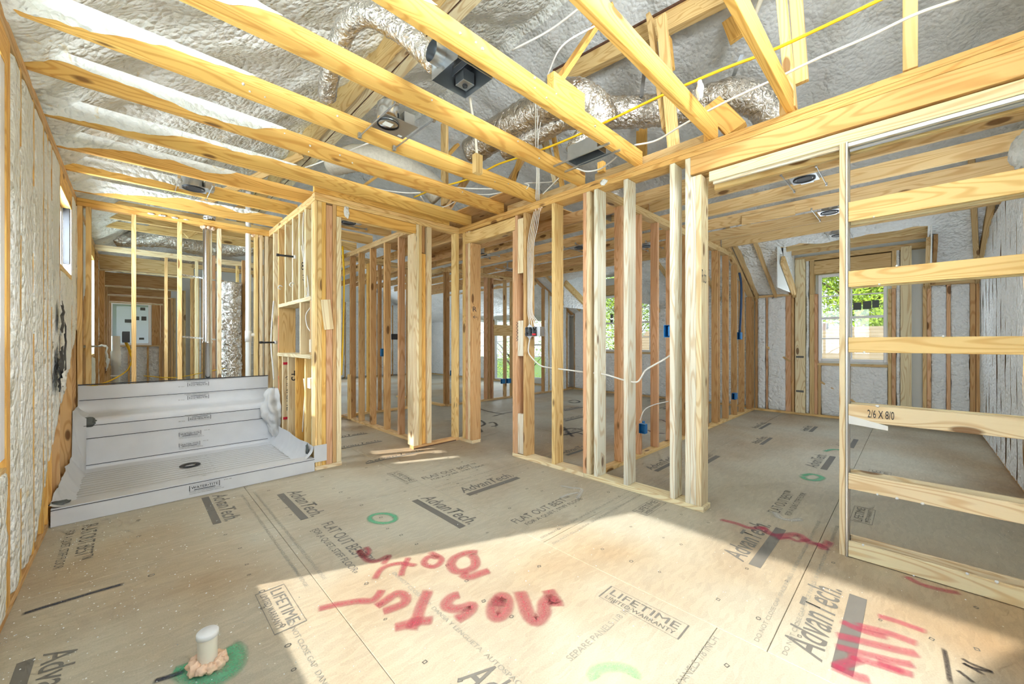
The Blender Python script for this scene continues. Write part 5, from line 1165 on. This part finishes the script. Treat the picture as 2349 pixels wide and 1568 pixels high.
for zz in ((1.435, 1.47), (1.30, 1.335)): meshobj('mounting_ear', [(3.034, yb - .03, (zz[0] if zz[0] == 1.435 else zz[1])), (3.034, yb - .10, (zz[0] if zz[0] == 1.435 else zz[1])), (3.034, yb - .065, (zz[1] if zz[0] == 1.435 else zz[0]))], [(0, 1, 2)], M_GALV, gb)
random.seed(5)
for i in range(16):
    y = random.uniform(ya + .05, yb - .01); z = random.uniform(1.35, 1.42); P = [(3.08, y, z)] + [(3.045 + random.uniform(-.01, .02), y + random.uniform(-.02, .02), z + random.uniform(-.02, .02)) for _ in range(3)]
    tube('wire', P, .0025, random.choice((M_BLACK, M_CABLE, M_BLACK, M_RED)), gb, 5, 4)
lum('red_wire_nut', 3.03, 3.05, ya + .06, ya + .11, 1.345, 1.365, (1, 1, 1), gb, M_RED)
cable([onX(1216, 772, 3.06), onX(1212, 805, 3.06), onX(1222, 822, 3.08), onX(1240, 838, 3.11), onX(1262, 843, 3.11), onX(1285, 846, 3.11), onX(1340, 853, 3.11), onX(1385, 858, 3.11), onX(1430, 871, 3.11), onX(1455, 876, 3.11), onX(1466, 872, 3.11), onX(1480, 850, 3.11), onX(1500, 837, 3.11), onX(1520, 826, 3.11), onX(1542, 812, 3.11)], .0075, M_CABLE, 'white cable drooping sideways through the switch wall studs')
cable([onY(1468, 964, 2.075), onY(1478, 940, 2.075), onY(1500, 928, 2.08), onY(1533, 920, 2.085)], .006, M_CABLE, 'small white cable rising from the double blue box')
def bluebox(c, sx_, sy_, sz_, label, m=M_BLUE):
    t = thing('outlet_box', c, label, 'outlet box'); x, y, z = c
    lum('box_back', x + sx_ / 2 - .003, x + sx_ / 2, y - sy_ / 2, y + sy_ / 2, z - sz_ / 2, z + sz_ / 2, (1, 1, 1), t, m)
    for s in (-1, 1):
        lum('box_side', x - sx_ / 2, x + sx_ / 2, y + s * sy_ / 2 - .002, y + s * sy_ / 2 + .002, z - sz_ / 2, z + sz_ / 2, (1, 1, 1), t, m); lum('box_side', x - sx_ / 2, x + sx_ / 2, y - sy_ / 2, y + sy_ / 2, z + s * sz_ / 2 - .002, z + s * sz_ / 2 + .002, (1, 1, 1), t, m)
    lum('mounting_tab', x - sx_ / 2 - .002, x - sx_ / 2 + .002, y - sy_ / 2 - .004, y - sy_ / 2 + .014, z - sz_ / 2 + .01, z + sz_ / 2 - .01, (1, 1, 1), t, m); return t
bluebox((3.09, 1.372, 1.36), .07, .048, .095, 'bright blue box at chest height beside a white front stud')
bluebox((3.98, 2.05, .335), .05, .07, .10, 'blue box low on the reddish stud behind the front wall'); bluebox((4.07, 2.12, .345), .05, .06, .095, 'twin blue box on the far side of the reddish stud')
q = onY(1685, 908, 2.064); bluebox(q, .12, .05, .10, 'blue box low down on the bedroom side wall'); q = onY(1697, 770, 2.064); bluebox(q, .10, .05, .12, 'blue box at chest height on the bedroom side wall')
cable([onY(1697, 762, 2.07), onY(1700, 700, 2.07), onY(1700, 650, 2.07), onY(1696, 625, 2.09)], .018, M_BCABLE, 'dark blue cable hanging above the bedroom wall box')
for (u, v), lab in (((1154, 874), 'blue box low beyond the middle room, on the left'), ((1167, 873), 'blue box low beyond the middle room, on the right'), ((1039, 855), 'blue box low past the closet studs')):
    q = onY(u, v, 6.40); bluebox(q, .10, .05, .10, lab)
q = onX(877, 808, 2.62); bluebox(q, .05, .03, .11, 'slim blue box on a closet partition stud'); q = onY(905, 772, 6.70); bluebox(q, .10, .05, .10, 'black box between the closet studs', M_BLACK)
q = onY(1370 - 170, 692, 6.40); bluebox(q, .12, .05, .14, 'dark box above the doorway of the middle room', M_BLACK)
# wet wall cables and boxes
for k in range(3):
    cable([onX(693 + 4 * k, 473, 1.33), onX(690 + 5 * k, 540, 1.325), onX(697 + 2 * k, 600, 1.32), onX(699 + 4 * k, 650, 1.315), onX(706 + 2 * k, 690, 1.31)], .006, M_CABLE, ('left', 'middle', 'right')[k] + ' white cable strapped to the corner stud by the shower', group='corner stud cables')
cable([onX(712, 705, 1.33), onX(702, 722, 1.32), onX(704, 745, 1.32), onX(712, 760, 1.32)], .006, M_CABLE, 'white cable loop beside the niche')
cable([onX(697, 868, 1.34), onX(700, 900, 1.34), onX(697, 940, 1.34), onX(694, 990, 1.34)], .006, M_CABLE, 'white cable running down below the niche')
# yellow cables beyond the shower
cable([(-.06, 6.2, 1.28), (-.02, 6.2, 1.15), (.0, 6.2, 1.0), (.01, 6.2, .4)], .014, M_YCABLE, 'yellow cable dropping from the black box beyond the shower')
cable([(-.35, 6.1, .80), (-.2, 6.15, .84), (-.05, 6.2, .95), (.0, 6.2, 1.10)], .007, M_YCABLE, 'thin yellow cable sagging left beyond the shower')
cable([(.1, 6.9, .84), (.4, 6.9, .80), (.7, 6.9, .85), (.95, 6.9, .9)], .006, M_YCABLE, 'thin yellow cable sagging behind the shiny flue')
cable([onX(786, 565, 1.62), onX(789, 640, 1.60), onX(787, 760, 1.60), onX(783, 860, 1.60)], .010, M_YCABLE, 'yellow cable hanging just inside the closet doorway')
t = bluebox((-.055, 6.13, 1.33), .06, .10, .12, 'black box above the yellow cables beyond the shower', M_BLACK)
# perforated straps
for z, lab in ((2.07, 'upper perforated strap holding the flue'), (1.33, 'lower perforated strap holding the flue')):
    s_ = thing('pipe_strap', (.6, 6.08, z), lab, 'strap')
    timber('strap_band', (.41, 6.085, z + .01), (.80, 6.085, z - .03), .018, .002, (1, 1, 1), s_, m=M_PVC)
    for k in range(12): lum('strap_hole', .42 + k * .03, .427 + k * .03, 6.082, 6.0835, z + .006 - k * .003, z + .012 - k * .003, (1, 1, 1), s_, M_BLACK, ch=0)
# crumpled white cloth on the sill beyond the shower
def cloth(a, b):
    y = 6.75 + .45 * a; t_ = b
    x = -.43 + .20 * math.sin(min(1, t_ * 1.6) * PI / 2) + .02 * nz(y, b, 3, 7, 3); z = 1.22 - (0 if t_ < .5 else (t_ - .5) * .55) + .03 * nz(y, b, 9, 6, 3)
    return (x, y, z)
tag(grid('paper_scrap', cloth, 20, 16, M_PAPER, None), 'crumpled white paper draped over the sill beyond the shower', 'paper')

# ================================================================== OUTSIDE
GR = meshobj('ground', [(-60, -60, -3.2), (90, -60, -3.2), (90, 80, -3.2), (-60, 80, -3.2)], [(0, 1, 2, 3)], M_SOIL); tag(GR, 'lawn far below the windows', 'ground', kind='structure')
NH = empty('neighbour_house', (17, 2, -3.2), 'neighbouring house with a tan shingled roof outside the bedroom window', 'house')
lum('wall', 14.8, 22, -3.5, 9, -3.2, -1.1, PALE, NH, M_SIDING)
meshobj('roof', [(14.0, -4.2, -1.4), (14.0, 9.6, -1.4), (19.0, 9.6, 1.85), (19.0, -4.2, 1.85), (24, 9.6, -1.4), (24, -4.2, -1.4)], [(0, 1, 2, 3), (3, 2, 4, 5)], M_ROOF, NH)
for k in range(26):
    t_ = k / 26; lum('shingle_course', 14 + 5 * t_, 14 + 5 * t_ + .03, -4.2, 9.6, -1.4 + 3.25 * t_, -1.4 + 3.25 * t_ + .03, (1, 1, 1), NH, M_ROOF, ch=0)
lum('chimney', 18.8, 19.3, 2.3, 3.4, 1.5, 2.0, TAN, NH, simple('grey_brick', (.25, .2, .17), .9))
random.seed(9)
def tree(loc, h, r, label, dens=5200, m=M_LEAF):
    x, y, z = loc; t = thing('tree', (x, y, z), label, 'tree')
    tube('trunk', [(x, y, z), (x + .2, y, z + h * .3), (x - .1, y + .1, z + h * .6)], .22, M_TRUNK, t, 8, rf=lambda q, i: 1 - .6 * q)
    for k in range(7):
        a = k * .9; tube('branch', [(x, y, z + h * (.25 + .06 * k)), (x + r * .4 * math.cos(a), y + r * .4 * math.sin(a), z + h * (.4 + .06 * k)), (x + r * .8 * math.cos(a), y + r * .8 * math.sin(a), z + h * (.5 + .06 * k))], .06, M_TRUNK, t, 5, 4, rf=lambda q, i: 1 - .8 * q)
    V, Fc = [], []
    cl = [(Vector((random.gauss(0, .45), random.gauss(0, .45), random.gauss(0, .4)))) for _ in range(38)]
    for i in range(dens):
        c = random.choice(cl); q = c + Vector((random.gauss(0, .16), random.gauss(0, .16), random.gauss(0, .14)))
        P = Vector((x + q.x * r, y + q.y * r, z + h * .58 + q.z * h * .42)); s = random.uniform(.012, .028) * r
        a = Vector((random.gauss(0, 1), random.gauss(0, 1), random.gauss(0, 1))).normalized(); b2 = a.orthogonal().normalized()
        b = len(V); V += [P - a * s, P + b2 * s * .5, P + a * s, P - b2 * s * .5]; Fc.append((b, b + 1, b + 2, b + 3))
    tag(meshobj('foliage', V, Fc, m, t), kind='stuff')
tree((29.0, 1.2, -3.2), 14.5, 5.2, 'bright green tree beyond the neighbouring roof', 22000)
tree((30.5, 17.0, -3.2), 13, 5.0, 'green tree outside the middle room window', 16000)
tree((14, 14.0, -3.2), 7.5, 2.4, 'green tree outside the far tall windows', 4500)
tree((9.0, 24, -3.2), 8, 3.0, 'yellowish tree seen through the niche opening', 3500, simple('yellow_leaf', (.35, .34, .04), .5, 0, 0, 1.5, var=.5))
